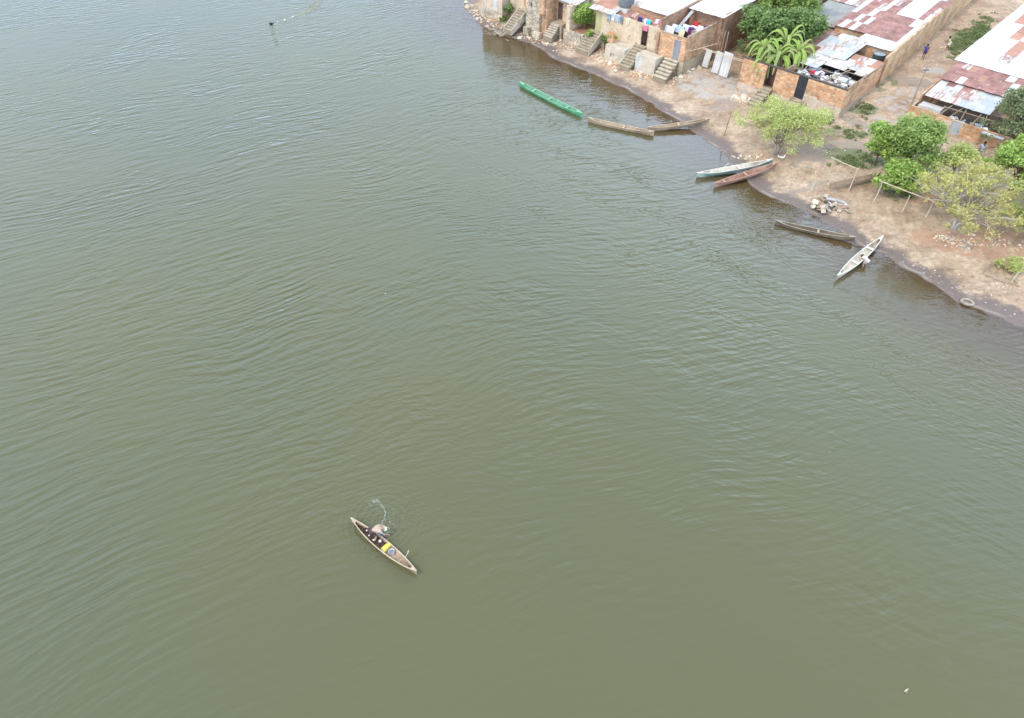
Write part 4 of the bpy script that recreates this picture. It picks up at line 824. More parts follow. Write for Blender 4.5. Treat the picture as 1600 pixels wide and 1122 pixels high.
# ------------------------------------------------------------------ dugout canoes
def canoe(u0, v0, u1, v1, W_, label, outer, inner, rail, z0=None, z1=None, D=.42, seats=(.3, .62), group='dugout canoes along the shore', full=2.4, decks=True, tilt=0.0, inside=None, asym=0.0):
    p = G(u0, v0) if z0 is None else P(u0, v0, z0 + .32); q = G(u1, v1) if z1 is None else P(u1, v1, z1 + .32)
    p.z = max(p.z, 0.0) if z0 is None else z0 ; q.z = max(q.z, 0.0) if z1 is None else z1
    d = q - p; L = math.hypot(d.x, d.y); mid = (p + q) / 2; mid.z -= .10
    root = empty('canoe', mid, 0, label, 'canoe', group)
    root.rotation_euler = (tilt, -atan2(d.z, L), atan2(d.y, d.x))
    N = 26; rr = random.Random(int(u0)); W_ = W_ * (.82 if W_ > .7 else 1)
    def hw(t): return W_ / 2 * max(.03, (1 - abs(2 * t - 1) ** full) * (1 + asym * (t - .5))) 
    def sh(t): return D + .20 * abs(2 * t - 1) ** 3
    mb = MB(); T = [i / N for i in range(N + 1)]; o = []
    for t in T:
        w = hw(t); s = sh(t); x = (t - .5) * L; kb = .10 * abs(2 * t - 1) ** 3
        o.append([(x, -w, s), (x, -w * .82, s * .4 + kb), (x, -w * .45, kb), (x, w * .45, kb), (x, w * .82, s * .4 + kb), (x, w, s)])
    def strip(rows, flip, mi):
        base = len(mb.v)
        for r in rows: mb.v += r
        k = len(rows[0])
        for i in range(len(rows) - 1):
            for j in range(k - 1):
                a = base + i * k + j; f = (a, a + 1, a + 1 + k, a + k)
                mb.f.append(f[::-1] if flip else f); mb.m.append(mi)
    strip(o, False, 0)
    inn = []
    for t, r in zip(T, o):
        w = max(hw(t) - .035, .008); s = sh(t); kb = .10 * abs(2 * t - 1) ** 3 + .13; x = r[0][0]
        inn.append([(x, -w, s), (x, -w * .8, s * .4 + kb), (x, -w * .42, kb), (x, w * .42, kb), (x, w * .8, s * .4 + kb), (x, w, s)])
    strip(inn, True, 1)
    for k in (0, 5):
        base = len(mb.v); mb.v += [r[k] for r in o] + [r[k] for r in inn]; n1 = len(o)
        for i in range(n1 - 1): mb.f.append((base + i, base + i + 1, base + n1 + i + 1, base + n1 + i)); mb.m.append(0)
    mb.f.append(tuple(range(5, -1, -1))); mb.m.append(0); e = (len(o) - 1) * 6; mb.f.append(tuple(e + i for i in range(6))); mb.m.append(0)
    mb.build('hull', [outer, inner], root, smooth=False)
    for sd in (-1, 1):
        r = MB(); r.tube([(x_[0][0], sd * hw(t) * .985, sh(t) + .012) for t, x_ in zip(T, o)], .032, 5); r.build('rail', rail, root)
    for s_ in seats:
        w = hw(s_); x = (s_ - .5) * L; b = MB(); b.box(x - .09, x + .09, -w + .02, w - .02, sh(s_) - .05, sh(s_) - .01); b.build('seat', rail, root)
    if decks:
        for s0, s1, nm in ((.004, .075, 'bow_deck'), (.925, .996, 'stern_deck')):
            b = MB(); b.hexa([((s0 - .5) * L, -hw(s0) * .9, sh(s0) - .02), ((s1 - .5) * L, -hw(s1) * .9, sh(s1) - .02), ((s1 - .5) * L, hw(s1) * .9, sh(s1) - .02), ((s0 - .5) * L, hw(s0) * .9, sh(s0) - .02)],
                             [((s0 - .5) * L, -hw(s0) * .9, sh(s0) + .02), ((s1 - .5) * L, -hw(s1) * .9, sh(s1) + .02), ((s1 - .5) * L, hw(s1) * .9, sh(s1) + .02), ((s0 - .5) * L, hw(s0) * .9, sh(s0) + .02)])
            b.build(nm, rail, root)
    # ribs across the floor
    for k in range(1, int(L / 1.1)):
        b = MB(); t = k / int(L / 1.1); w = hw(t) * .5; x = (t - .5) * L; b.box(x - .03, x + .03, -w, w, .135 + .10 * abs(2 * t - 1) ** 3, .17 + .10 * abs(2 * t - 1) ** 3)
        b.build('rib', rail, root)
    return root, L, hw, sh
canoe(812, 130, 909, 179, .95, 'bright green canoe afloat farthest from the sand, three pale crossbars', 'c_green', 'c_greyin', 'c_green_rail', .0, .0, seats=(.24, .5, .78), full=4)
canoe(919, 186, 1022, 208, .85, 'bare brown canoe afloat, tip touching the beached one', 'c_brown', 'c_brown', 'c_brown_rail', .0, .0, seats=(.55,), full=3.2)
canoe(1012, 201, 1109, 187, .75, 'narrow bare brown canoe with its far tip drawn up on the sand', 'c_brown', 'c_brown', 'c_brown_rail', .0, .42, seats=(.5,), full=3)
canoe(1089, 273, 1208, 251, .95, 'white canoe with a teal side, bow drawn up below the pale tree', 'c_teal', 'c_white', 'c_white_rail', .0, .55, seats=(.55,), full=2.6)
canoe(1117, 288, 1214, 256, .95, 'brownish red canoe beside the white and teal one', 'c_red', 'c_red', 'c_red_rail', .0, .6, seats=(.15, .5), full=2.6)
canoe(1296, 290, 1376, 272, .75, 'upturned-looking weathered canoe lying high on the beach behind the pole rack', 'c_brown', 'c_brown', 'wood', .95, 1.3, seats=(.5,), full=3)
canoe(1212, 347, 1336, 373, .75, 'dark waterlogged canoe half sunk along the edge of the beach', 'c_dark', 'c_dark', 'c_dark_rail', -.12, .12, seats=(.55,), full=3)
wc, wl, _, _ = canoe(1308, 433, 1379, 371, .95, 'whitish canoe nose on the sand with a person leaning over its side', 'c_white', 'c_white', 'c_white_rail', .0, .35, seats=(.38, .72), full=2.2)
fc, FL, fhw, fsh = canoe(549, 811, 651, 894, .66, 'fishing canoe out on open water with a man hauling a net', 'c_brown', 'c_brown', 'c_brown_rail', .0, .0, D=.36, seats=(.55,), full=2.2, group='dugout canoes')

# ------------------------------------------------------------------ people
def skin_obj(name, pts, edges, rad, mat, parent, lev=1, root=0):
    me = bpy.data.meshes.new(name); me.from_pydata([tuple(p) for p in pts], edges, []); me.materials.append(M[mat])
    o = bpy.data.objects.new(name, me); C.objects.link(o); o.parent = parent
    sk = o.modifiers.new('skin', 'SKIN'); lay = me.skin_vertices[0] if me.skin_vertices else None
    if lay is None:
        bm = bmesh.new(); bm.from_mesh(me); bm.verts.layers.skin.verify(); bm.to_mesh(me); bm.free(); lay = me.skin_vertices[0]
    for i, r in enumerate(rad):
        lay.data[i].radius = (r, r) if not isinstance(r, tuple) else r
        lay.data[i].use_root = (i == root)
    sk.use_smooth_shade = True
    sub = o.modifiers.new('sub', 'SUBSURF'); sub.levels = lev; sub.render_levels = lev
    return o
def person(loc, rz, label, J, shirt, shorts, skin='skin', group=None, hat=None, sleeves=True, h=1.0):
    """J: joints pelvis, chest, neck, head, then l/r shoulder elbow wrist hip knee ankle toe (metres, facing +x)"""
    root = empty('person', loc, rz, label, 'person', group); root.scale = (h, h, h)
    v = []; e = []; r = []; ix = {}
    def add(k, p, rad, par=None):
        ix[k] = len(v); v.append(Vector(p)); r.append(rad)
        if par is not None: e.append((ix[par], ix[k]))
    add('pelvis', J['pelvis'], .13); add('belly', (Vector(J['pelvis']) + Vector(J['chest'])) / 2, .125, 'pelvis'); add('chest', J['chest'], .14, 'belly'); add('neck', J['neck'], .055, 'chest')
    hd = Vector(J['head']); nk = Vector(J['neck']); ax = (hd - nk).normalized()
    add('jaw', nk + (hd - nk) * .45, .07, 'neck'); add('head', hd, .095, 'jaw'); add('crown', hd + ax * .09, .06, 'head')
    for s in 'lr':
        add(s + 'sh', J[s + 'sh'], .06, 'chest'); add(s + 'el', J[s + 'el'], .042, s + 'sh'); add(s + 'wr', J[s + 'wr'], .028, s + 'el')
        w = Vector(J[s + 'wr']); d = (w - Vector(J[s + 'el'])).normalized(); sd = d.cross(Vector((0, 0, 1))); sd = sd.normalized() if sd.length > .1 else Vector((0, 1, 0)); n = sd.cross(d)
        add(s + 'palm', w + d * .06, (.038, .02), s + 'wr')
        for k, ln in enumerate((.075, .085, .08, .06)):
            q = w + d * .10 + sd * (.027 - .018 * k); add(s + 'f%d' % k, q, .009, s + 'palm'); add(s + 'g%d' % k, q + d * ln * .5 - n * .012, .008, s + 'f%d' % k); add(s + 'h%d' % k, q + d * ln * .85 - n * .035, .007, s + 'g%d' % k)
        add(s + 't0', w + d * .05 + sd * .045, .010, s + 'palm'); add(s + 't1', w + d * .085 + sd * .065, .008, s + 't0')
        add(s + 'hip', J[s + 'hip'], .085, 'pelvis'); add(s + 'kn', J[s + 'kn'], .058, s + 'hip'); add(s + 'an', J[s + 'an'], .038, s + 'kn')
        a = Vector(J[s + 'an']); add(s + 'ft', Vector(J[s + 'toe']), .03, s + 'an')
    skin_obj('body', v, e, r, skin, root, 1)
    # face: nose, ears, eyes, mouth on the front of the head (+x unless 'face' given)
    fv = Vector(J.get('face', (1, 0, 0))).normalized(); fs = ax.cross(fv).normalized()
    mb = MB(); c = hd + ax * .0; mb.tube([c + fv * .085, c + fv * .115 - ax * .02, c + fv * .09 - ax * .035], [.008, .014, .008], 5)
    for s in (-1, 1): mb.tube([c + fs * .085 * s + ax * .02, c + fs * .10 * s, c + fs * .085 * s - ax * .025], [.008, .012, .008], 5)
    mb.build('face', skin, root)
    mb = MB()
    for s in (-1, 1): mb.tube([c + fv * .088 + fs * .032 * s + ax * .012, c + fv * .093 + fs * .032 * s + ax * .012], [.011, .008], 6)
    mb.tube([c + fv * .083 - ax * .055 - fs * .02, c + fv * .083 - ax * .055 + fs * .02], .006, 4); mb.build('eyes', 'hair', root)
    o = skin_obj('hair', [hd + ax * .035 - fv * .02, hd + ax * .085 - fv * .01, hd - fv * .05], [(0, 1), (0, 2)], [.098, .07, .075], hat or 'hair', root, 1)
    pts = [J['pelvis'], (Vector(J['pelvis']) + Vector(J['chest'])) / 2, J['chest']]; ed = [(0, 1), (1, 2)]; ra = [.15, .15, .17]
    for s in 'lr':
        k = len(pts); pts += [J[s + 'sh'], Vector(J[s + 'sh']) * .45 + Vector(J[s + 'el']) * .55]; ed += [(2, k), (k, k + 1)]; ra += [.08, .062]
    skin_obj('shirt', pts, ed, ra, shirt, root, 1)
    pts = [J['pelvis']]; ed = []; ra = [.155]
    for s in 'lr':
        k = len(pts); pts += [J[s + 'hip'], Vector(J[s + 'hip']) * .2 + Vector(J[s + 'kn']) * .8]; ed += [(0, k), (k, k + 1)]; ra += [.105, .08]
    skin_obj('shorts', pts, ed, ra, shorts, root, 1)
    return root
STAND = dict(pelvis=(0, 0, .95), chest=(.02, 0, 1.32), neck=(.02, 0, 1.50), head=(.05, 0, 1.62),
             lsh=(.01, .20, 1.42), lel=(-.03, .27, 1.14), lwr=(.08, .27, .90), rsh=(.01, -.20, 1.42), rel=(.04, -.27, 1.14), rwr=(.20, -.25, .93),
             lhip=(0, .10, .90), lkn=(.12, .10, .50), lan=(.10, .10, .09), ltoe=(.27, .11, .04), rhip=(0, -.10, .90), rkn=(.02, -.10, .48), ran=(-.16, -.10, .10), rtoe=(.0, -.11, .04))
g1 = G(1441, 93); person(g1, -2.3, 'person in a blue shirt walking in the dirt street by the tan wall', STAND, 'blue', 'navy', group=None)
SIT = dict(STAND); SIT.update(pelvis=(0, 0, .86), chest=(.12, 0, 1.20), neck=(.16, 0, 1.38), head=(.22, 0, 1.50), lsh=(.12, .2, 1.30), rsh=(.12, -.2, 1.30), lel=(.30, .24, 1.08), rel=(.30, -.24, 1.08), lwr=(.50, .18, 1.0), rwr=(.50, -.18, 1.0))
g2 = G(1479, 79); person(g2, 2.6, 'person in a pale yellow shirt and light trousers in the street by the weeds', SIT, 'yshirt', 'wcloth')
BEND = dict(pelvis=(0, 0, .82), chest=(.34, 0, 1.00), neck=(.49, 0, .98), head=(.60, 0, .90), face=(.3, 0, -1),
            lsh=(.36, .18, .98), lel=(.52, .20, .72), lwr=(.70, .14, .52), rsh=(.36, -.18, .98), rel=(.50, -.20, .70), rwr=(.66, -.10, .50),
            lhip=(0, .11, .80), lkn=(.10, .14, .42), lan=(-.05, .16, .09), ltoe=(.13, .17, .04), rhip=(0, -.11, .80), rkn=(.10, -.14, .42), ran=(-.05, -.16, .09), rtoe=(.13, -.17, .04))
g3 = P(1349, 420, -.3); person(g3, 1.85, 'bare-legged person standing in the shallows bent over the whitish canoe', BEND, 'salmon', 'salmon', 'skin2')
g5 = G(1527, 248); person(g5, -2.0, 'person in grey blue clothes half hidden behind the trees by the brick wall', STAND, 'lblue', 'grey_cloth')
# the fisherman: feet inside the canoe, bent over its far side, arms down to the net
fp = P(583, 834, .0); dirv = (P(651, 894) - P(549, 811)).normalized(); fz = atan2(dirv.y, dirv.x)
fp.z = .0
FISH = dict(pelvis=(-.02, 0, .80), chest=(.36, .03, .88), neck=(.52, .03, .80), head=(.60, .03, .70), face=(.4, 0, -1),
            lsh=(.38, .20, .84), lel=(.60, .24, .62), lwr=(.80, .20, .42), rsh=(.38, -.16, .84), rel=(.56, -.22, .56), rwr=(.72, -.14, .34),
            lhip=(0, .11, .78), lkn=(.14, .15, .44), lan=(-.04, .18, .12), ltoe=(.16, .19, .08), rhip=(0, -.11, .78), rkn=(.14, -.15, .44), ran=(-.04, -.20, .12), rtoe=(.16, -.21, .08))
fm = fc.location + dirv * (-.155 * FL); 
person(Vector((fm.x, fm.y, -.06)) , fz + pi / 2 - .55, 'fisherman in a faded tan shirt bent over the side of the canoe hauling a net', FISH, 'fisher_shirt', 'brown_shorts', 'skin2', hat='cream_cloth', h=1.15)

def on_canoe(t, y, z):   # a place in the fishing canoe
    s = Vector((-dirv.y, dirv.x, 0)); return fc.location + dirv * ((t - .5) * FL) + s * y + Vector((0, 0, z))
fr_ = random.Random(11)
root = empty('fishing_net', on_canoe(.33, 0, .1), fz, 'dark wet fishing net heaped along the front half of the fishing canoe', 'net')
mb = MB(); nx_, ny_ = 34, 9
for i in range(nx_ + 1):
    t = .11 + .42 * i / nx_
    for j in range(ny_ + 1):
        y = (j / ny_ - .5) * 2; w = fhw(t) * .86
        z = .10 + .12 * (1 - y * y) + .09 * mnoise.noise(Vector((i * .5, j * .6, 1))) + .04 * fr_.random()
        mb.v.append(((t - .33) * FL, y * w, z))
for i in range(nx_):
    for j in range(ny_):
        a = i * (ny_ + 1) + j; mb.f.append((a, a + ny_ + 1, a + ny_ + 2, a + 1)); mb.m.append(0)
for k in range(40):
    x = fr_.uniform(-.9, .9); y = fr_.uniform(-.2, .2); an = fr_.uniform(0, pi); mb.tube([(x, y, .26), (x + .1 * cos(an), y + .1 * sin(an), .30), (x + .25 * cos(an + .5), y + .18 * sin(an + .5), .25)], .012, 4)
mb.build('mesh_heap', 'net', root)
mb = MB()
for (x, y) in ((-.15, -.08), (.25, -.12), (-.5, .05), (.1, .1)): mb.lathe((x, y, .27), [(0, 0), (.045, .02), (.05, .05), (0, .08)], 8)
mb.build('floats', 'float', root)
root = empty('bucket', on_canoe(.62, .03, .08), 0, 'pale round bucket standing behind the yellow cover in the fishing canoe', 'bucket')
mb = MB(); mb.lathe((0, 0, 0), [(0, 0), (.13, 0), (.17, .30), (.18, .30), (.16, .28), (.125, .02), (0, .02)], 16); mb.build('body', 'bucket', root)
mb = MB(); mb.lathe((0, 0, .2), [(.15, 0), (0, .01)], 14); mb.build('contents', 'grey_cloth', root)
root = empty('yellow_crate', on_canoe(.535, .04, .10), fz, 'yellow plastic sheet covered crate across the fishing canoe', 'crate')
mb = MB(); mb.hexa([(-.17, -.25, .0), (.17, -.25, 0), (.17, .28, 0), (-.17, .28, 0)], [(-.15, -.25, .26), (.14, -.22, .30), (.15, .29, .31), (-.13, .26, .27)]); mb.build('cover', 'yellow', root)
mb = MB(); mb.box(-.12, .12, -.31, -.26, .0, .2); mb.build('side', 'cream_cloth', root)
root = empty('white_ball_float', on_canoe(.44, .06, .33), 0, 'single white ball float between the fisherman and the yellow crate', 'float')
mb = MB(); mb.lathe((0, 0, 0), [(0, 0), (.06, .015), (.085, .07), (.06, .13), (0, .15)], 12); mb.build('ball', 'float', root)
root = empty('paddle', on_canoe(.78, .18, .2), fz, 'wooden paddle propped up on the rear side of the fishing canoe', 'paddle')
mb = MB(); mb.tube([(0, 0, 0), (.06, .14, .32), (.10, .22, .5)], .02, 6); mb.build('shaft', 'wood_pale', root)
mb = MB(); mb.hexa([(.09, .19, .48), (.13, .17, .46), (.17, .27, .70), (.09, .31, .72)], [(.09, .21, .48), (.13, .19, .46), (.17, .29, .70), (.09, .33, .72)]); mb.build('blade', 'wood_pale', root)
# net going overboard, splash and spray
nb = P(597, 836, 0)
root = empty('net_overboard', nb, 0, 'bluish bunch of net hanging from the fisherman\'s hands into the water', 'net')
mb = MB(); hnd = fc.location + Vector((0, 0, 0))
for k in range(26):
    an = fr_.uniform(0, 2 * pi); rr = fr_.uniform(.02, .16); mb.tube([(rr * .5 * cos(an) - .12, rr * .5 * sin(an) - .05, .42), (rr * cos(an) - .03, rr * sin(an), .2), (rr * 1.9 * cos(an) + .06, rr * 1.7 * sin(an) + .02, -.03)], [.02, .028, .02], 4)
mb.build('folds', 'net_blue', root)
arc = [(581, 781), (584, 784), (588, 782), (592, 783), (595, 788), (599, 792), (602, 798), (602, 805), (600, 811), (597, 816), (597, 822)]
mb = MB(); pts = [P(u, v, .015) for u, v in arc]
for i in range(len(pts) - 1):
    for k in range(22):
        q = pts[i].lerp(pts[i + 1], fr_.random()); s_ = .055 if i < 5 else .03
        mb.rock((q.x + fr_.gauss(0, s_), q.y + fr_.gauss(0, s_), .012), fr_.uniform(.006, .019), fr_, 0, .3)
for (u, v, n_, s_) in ((583, 786, 26, .16), (607, 831, 22, .10), (600, 834, 14, .08), (612, 822, 12, .14), (590, 800, 10, .3)):
    q = P(u, v, 0)
    for k in range(n_): mb.rock((q.x + fr_.gauss(0, s_), q.y + fr_.gauss(0, s_ * .7), .012), fr_.uniform(.007, .02), fr_, 0, .3)
o = mb.build('splash', 'foam'); tag(o, 'white arc of spray and foam on the water beside the fishing canoe', 'splash', kind='stuff')

# waterbird and floating net line at the top, floating scrap bottom right
bp = P(424.5, 38, 0)
root = empty('waterbird', bp, .4, 'small dark waterbird swimming near the top left', 'bird')
o = skin_obj('body', [(-.32, 0, .10), (-.12, 0, .07), (.12, 0, .07), (.22, 0, .12), (.27, 0, .17), (.34, 0, .18), (.42, 0, .17)], [(i, i + 1) for i in range(6)], [.03, .12, .11, .05, .04, .045, .015], 'feather', root, 1, 1)
mb = MB(); 
for s in (-1, 1): mb.hexa([(-.34, s * .08, .12), (.08, s * .10, .12), (.08, s * .16, .12), (-.28, s * .13, .12)], [(-.34, s * .06, .2), (.08, s * .08, .22), (.06, s * .14, .18), (-.28, s * .11, .17)])
mb.build('wing', 'feather', root)
mb = MB(); ln = [P(u, v, .01) for u, v in ((441, 32), (455, 27.5), (468, 23), (481, 17), (491, 11), (497, 3), (503, -6))]
for i in range(len(ln) - 1):
    for k in range(60):
        q = ln[i].lerp(ln[i + 1], fr_.random()); w = .06 + .35 * (i / 6); q = q + Vector((fr_.gauss(0, w), fr_.gauss(0, w), 0)); an = fr_.uniform(.2, 1.1)
        mb.tube([(q.x - .14 * cos(an), q.y - .14 * sin(an), .0), (q.x + .14 * cos(an), q.y + .14 * sin(an), .006)], .012, 4)
o = mb.build('floating_net', 'rope'); tag(o, 'thin pale line of net floating on the water beyond the waterbird', 'net', kind='stuff')
for (u, v, r_, lb) in ((445, 32, .11, 'brightest white net float nearest the waterbird'), (458, 27, .09, 'second white net float farther along the floating line'), (434, 35, .07, 'smallest net float right next to the waterbird')):
    root = empty('net_float', P(u, v, 0), 0, lb, 'float', 'floats on the far net line'); mb = MB(); mb.lathe((0, 0, -.02), [(0, 0), (r_, .03), (r_ * 1.1, .09), (r_ * .7, .16), (0, .19)], 10); mb.build('ball', 'float', root)
    mb = MB(); mb.tube([(0, 0, .15), (.02, 0, .24)], .02, 5); mb.build('eyelet', 'rope', root)
root = empty('driftwood', P(1416, 1079, 0), .5, 'pale scrap of driftwood floating alone at the lower right', 'driftwood')
mb = MB(); mb.tube([(-.13, -.0, .02), (-.04, .01, .05), (.06, 0, .045), (.15, .02, .03)], [.02, .04, .035, .015], 6); mb.build('stick', 'wood_pale', root)
mb = MB(); mb.rock((-.02, -.05, .0), .07, fr_, 0, .5); mb.build('knot', 'bark_brown', root)
root = empty('floating_scrap', P(602, 459, 0), .5, 'tiny white scrap floating in the middle of the bay', 'litter'); mb = MB(); mb.rock((0, 0, .02), .05, fr_, 0, .4); mb.build('piece', 'float', root)
root = empty('floating_scrap', P(1296, 706, 0), .5, 'tiny dark scrap floating right of the middle of the bay', 'litter'); mb = MB(); mb.rock((0, 0, .02), .05, fr_, 0, .4); mb.build('piece', 'wood', root)

# ------------------------------------------------------------------ trees and plants
def leaves_mesh(name, centres, radii, n, size, mat, parent, rng, flat=.75, aspect=1.7):
    """n small two-sided leaf sprays scattered through the clumps"""
    g = np.random.default_rng(rng.randrange(10 ** 6))
    ce = np.array([tuple(c) for c in centres]); ra = np.array(radii); w = ra ** 2.2; w /= w.sum()
    k = g.choice(len(ce), n, p=w)
    d = g.normal(size=(n, 3)); d /= np.linalg.norm(d, axis=1)[:, None]
    rr = ra[k] * g.random(n) ** .5 * (1 + .25 * np.abs(g.normal(size=n)))
    p = ce[k] + d * rr[:, None] * np.array([1, 1, flat])
    u = g.normal(size=(n, 3)); u[:, 2] *= .6; u /= np.linalg.norm(u, axis=1)[:, None]
    up = g.normal(size=(n, 3)) * .6 + np.array([0, 0, 1.0]); v = np.cross(up, u); v /= np.linalg.norm(v, axis=1)[:, None]
    s = size * g.uniform(.45, 1.5, n)[:, None]; u = u * s * aspect * .5; v = v * s * .5
    co = np.stack([p - u, p - v * .9 + up * .0, p + u, p + v * .9], 1).reshape(-1, 3).astype(np.float32)
    me = bpy.data.meshes.new(name); me.vertices.add(4 * n); me.vertices.foreach_set('co', co.ravel())
    me.loops.add(4 * n); me.loops.foreach_set('vertex_index', np.arange(4 * n, dtype=np.int32)); me.polygons.add(n)
    me.polygons.foreach_set('loop_start', (np.arange(n) * 4).astype(np.int32)); me.polygons.foreach_set('loop_total', np.full(n, 4, np.int32))
    me.update(calc_edges=True); me.materials.append(mat)
    o = bpy.data.objects.new(name, me); C.objects.link(o); o.parent = parent; return o
L_dark = mat_leaf('dark_leaf', [(.09, .14, .05), (.18, .26, .08), (.32, .42, .14)])
L_mid = mat_leaf('mid_leaf', [(.13, .19, .05), (.27, .37, .10), (.48, .58, .18)])
L_bright = mat_leaf('bright_leaf', [(.15, .23, .05), (.32, .45, .10), (.55, .65, .19)])
L_lime = mat_leaf('lime_leaf', [(.32, .36, .11), (.50, .54, .17), (.66, .68, .27)], .4)
L_yel = mat_leaf('yellow_leaf', [(.31, .33, .12), (.50, .48, .15), (.68, .60, .20)], .4)
L_olive = mat_leaf('olive_leaf', [(.11, .14, .06), (.21, .25, .11), (.34, .36, .19)])
L_weed = mat_leaf('weed_leaf', [(.10, .14, .05), (.19, .24, .08), (.30, .32, .15)])
def tree(name, label, u, v, hgt, rx, ry, zlo, n, size, mat, bark='bark_brown', nl=9, sub=4, cr=.9, trunk=.16, fork=.25, spread=0.0, seed=1, off=(0, 0), cat='tree', group=None, br=1.0, stems=1, hollow=0.0, base=None):
    rng = random.Random(seed); base = base or G(u, v, -.1); root = empty(name, base, 0, label, cat, group)
    mb = MB(); ce = []; ra = []; fh = hgt * fork; tips = []
    tops = []
    for q in range(stems):
        a = 2 * pi * q / max(stems, 1) + rng.random(); k = .0 if stems == 1 else .35
        tp = Vector((off[0] * .3 + k * cos(a), off[1] * .3 + k * sin(a), fh)); tops.append(tp)
        mb.tube([(k * .3 * cos(a), k * .3 * sin(a), 0), (tp.x * .4, tp.y * .4 + .03, fh * .5), tp], [trunk * 1.25, trunk, trunk * .8], 8)
    for i in range(nl):
        a = 2 * pi * (i + rng.uniform(-.3, .3)) / nl; k = rng.uniform(max(.35, hollow), 1.0 + hollow * .15) if i % 3 else rng.uniform(.1, .5)
        zc = zlo + (hgt - zlo) * (rng.uniform(.35, .8) if k > .6 else rng.uniform(.65, .92))
        c = Vector((off[0] + rx * .72 * k * cos(a), off[1] + ry * .72 * k * sin(a), zc)); t0 = tops[i % stems]
        m1 = t0.lerp(c, .35) + Vector((rng.uniform(-.2, .2), rng.uniform(-.2, .2), .25)); m2 = t0.lerp(c, .7) + Vector((rng.uniform(-.2, .2), rng.uniform(-.2, .2), .12))
        mb.tube([t0, m1, m2, c], [trunk * .55, trunk * .4 * br, trunk * .28 * br, trunk * .14 * br], 6)
        ce.append(c); ra.append(cr * rng.uniform(.8, 1.15) * (.6 if hollow and k < .6 else 1))
        for j in range(sub):
            d = Vector((rng.gauss(0, 1), rng.gauss(0, 1), rng.gauss(0, .6))).normalized(); src = m1 if j % 2 else m2
            e = c + Vector((d.x * rx * .38, d.y * ry * .38, d.z * (hgt - zlo) * .24)); e.z = min(max(e.z, zlo + .2), hgt - .1)
            mb.tube([src, src.lerp(e, .55) + Vector((0, 0, .1)), e], [trunk * .22 * br, trunk * .15 * br, trunk * .06 * br], 4)
            for w in range(2):
                f = e + Vector((rng.gauss(0, .4), rng.gauss(0, .4), rng.gauss(0, .25))); mb.tube([src.lerp(e, .6), f], [trunk * .08, trunk * .03], 3)
            ce.append(e); ra.append(cr * rng.uniform(.3, .95))
    mb.build('trunk', bark, root, smooth=True)
    leaves_mesh('crown', ce, ra, n, size, mat, root, rng)
    return root
tree('waterside_tree', 'airy pale lime tree on the beach above the white and teal canoe', 1213, 241, 4.8, 5.2, 4.6, 1.3, 14000, .105, L_lime, 'bark', 18, 5, .85, .13, .22, seed=3, stems=3, off=(.25, .3))
tree('yellow_tree', 'yellow-green tree with bare pale spreading branches on stony red soil', 1490, 357, 5.2, 5.4, 5.2, 1.3, 8200, .115, L_yel, 'bark_pale', 22, 7, .66, .12, .2, br=1.4, hollow=.6, seed=5, off=(.5, .3), stems=3)
tree('leafy_tree', 'bright green bushy tree standing farthest left of the right-hand trees', 1366, 258, 4.3, 2.1, 2.2, .6, 7000, .15, L_bright, nl=13, sub=4, cr=.6, seed=7, trunk=.1)
tree('leafy_tree', 'large mid green tree in front of the low brick wall', 1408, 272, 5.2, 2.8, 2.9, .7, 14500, .15, L_mid, nl=24, sub=4, cr=.78, seed=8, trunk=.13)
tree('leafy_bush', 'round green bush just below the bright green trees, next to the pole rack', 1396, 300, 2.9, 2.4, 1.8, .2, 6800, .15, L_bright, nl=13, sub=4, cr=.6, seed=9, trunk=.08, cat='bush')
tree('leafy_tree', 'small lime green tree between the brick wall door and the yellow tree', 1486, 276, 2.9, 1.9, 1.6, .6, 4600, .15, L_lime, nl=8, sub=3, cr=.8, seed=10, trunk=.08)
tree('leafy_tree', 'olive green tree at the right edge beside the right-hand house', 1573, 240, 6.3, 3.6, 3.2, .9, 12000, .14, L_olive, nl=22, sub=4, cr=.68, seed=11, trunk=.15)
tree('leafy_tree', 'bright green tree behind the yellow tree near the right edge', 1578, 298, 4.9, 3.2, 2.8, .6, 13000, .15, L_bright, nl=22, sub=4, cr=.66, seed=12, trunk=.13)
tree('broadleaf_tree', 'large-leaved dark green tree on the right edge shading the red soil', 1604, 372, 4.8, 2.1, 2.8, 1.2, 3800, .32, L_mid, nl=9, sub=3, cr=.95, seed=13, trunk=.12)
tree('shade_tree', 'big dense dark green tree between the corner house and the grey roof', 1186, 92, 5.2, 4.4, 4.2, .5, 15000, .22, L_dark, nl=22, sub=5, cr=.95, seed=14, trunk=.25)
tree('shade_tree', 'broad dark green tree close behind the banana plants', 1236, 84, 4.7, 3.7, 3.4, .5, 11000, .22, L_dark, nl=18, sub=5, cr=.95, seed=44, trunk=.22)
tree('shade_tree', 'green tree crown at the top edge behind the white roofed corner house', 1208, 56, 6.2, 5.3, 4.4, 1.0, 14000, .22, L_mid, nl=20, sub=5, cr=1.0, seed=15, trunk=.22)
tree('shrub', 'vivid green shrub growing on the planted stone terrace', 910, 46, 3.0, 1.7, 1.3, .3, 3600, .2, L_bright, nl=8, sub=3, cr=.7, seed=16, trunk=.06, cat='bush', base=V(-34.5, -.3, 1.9))
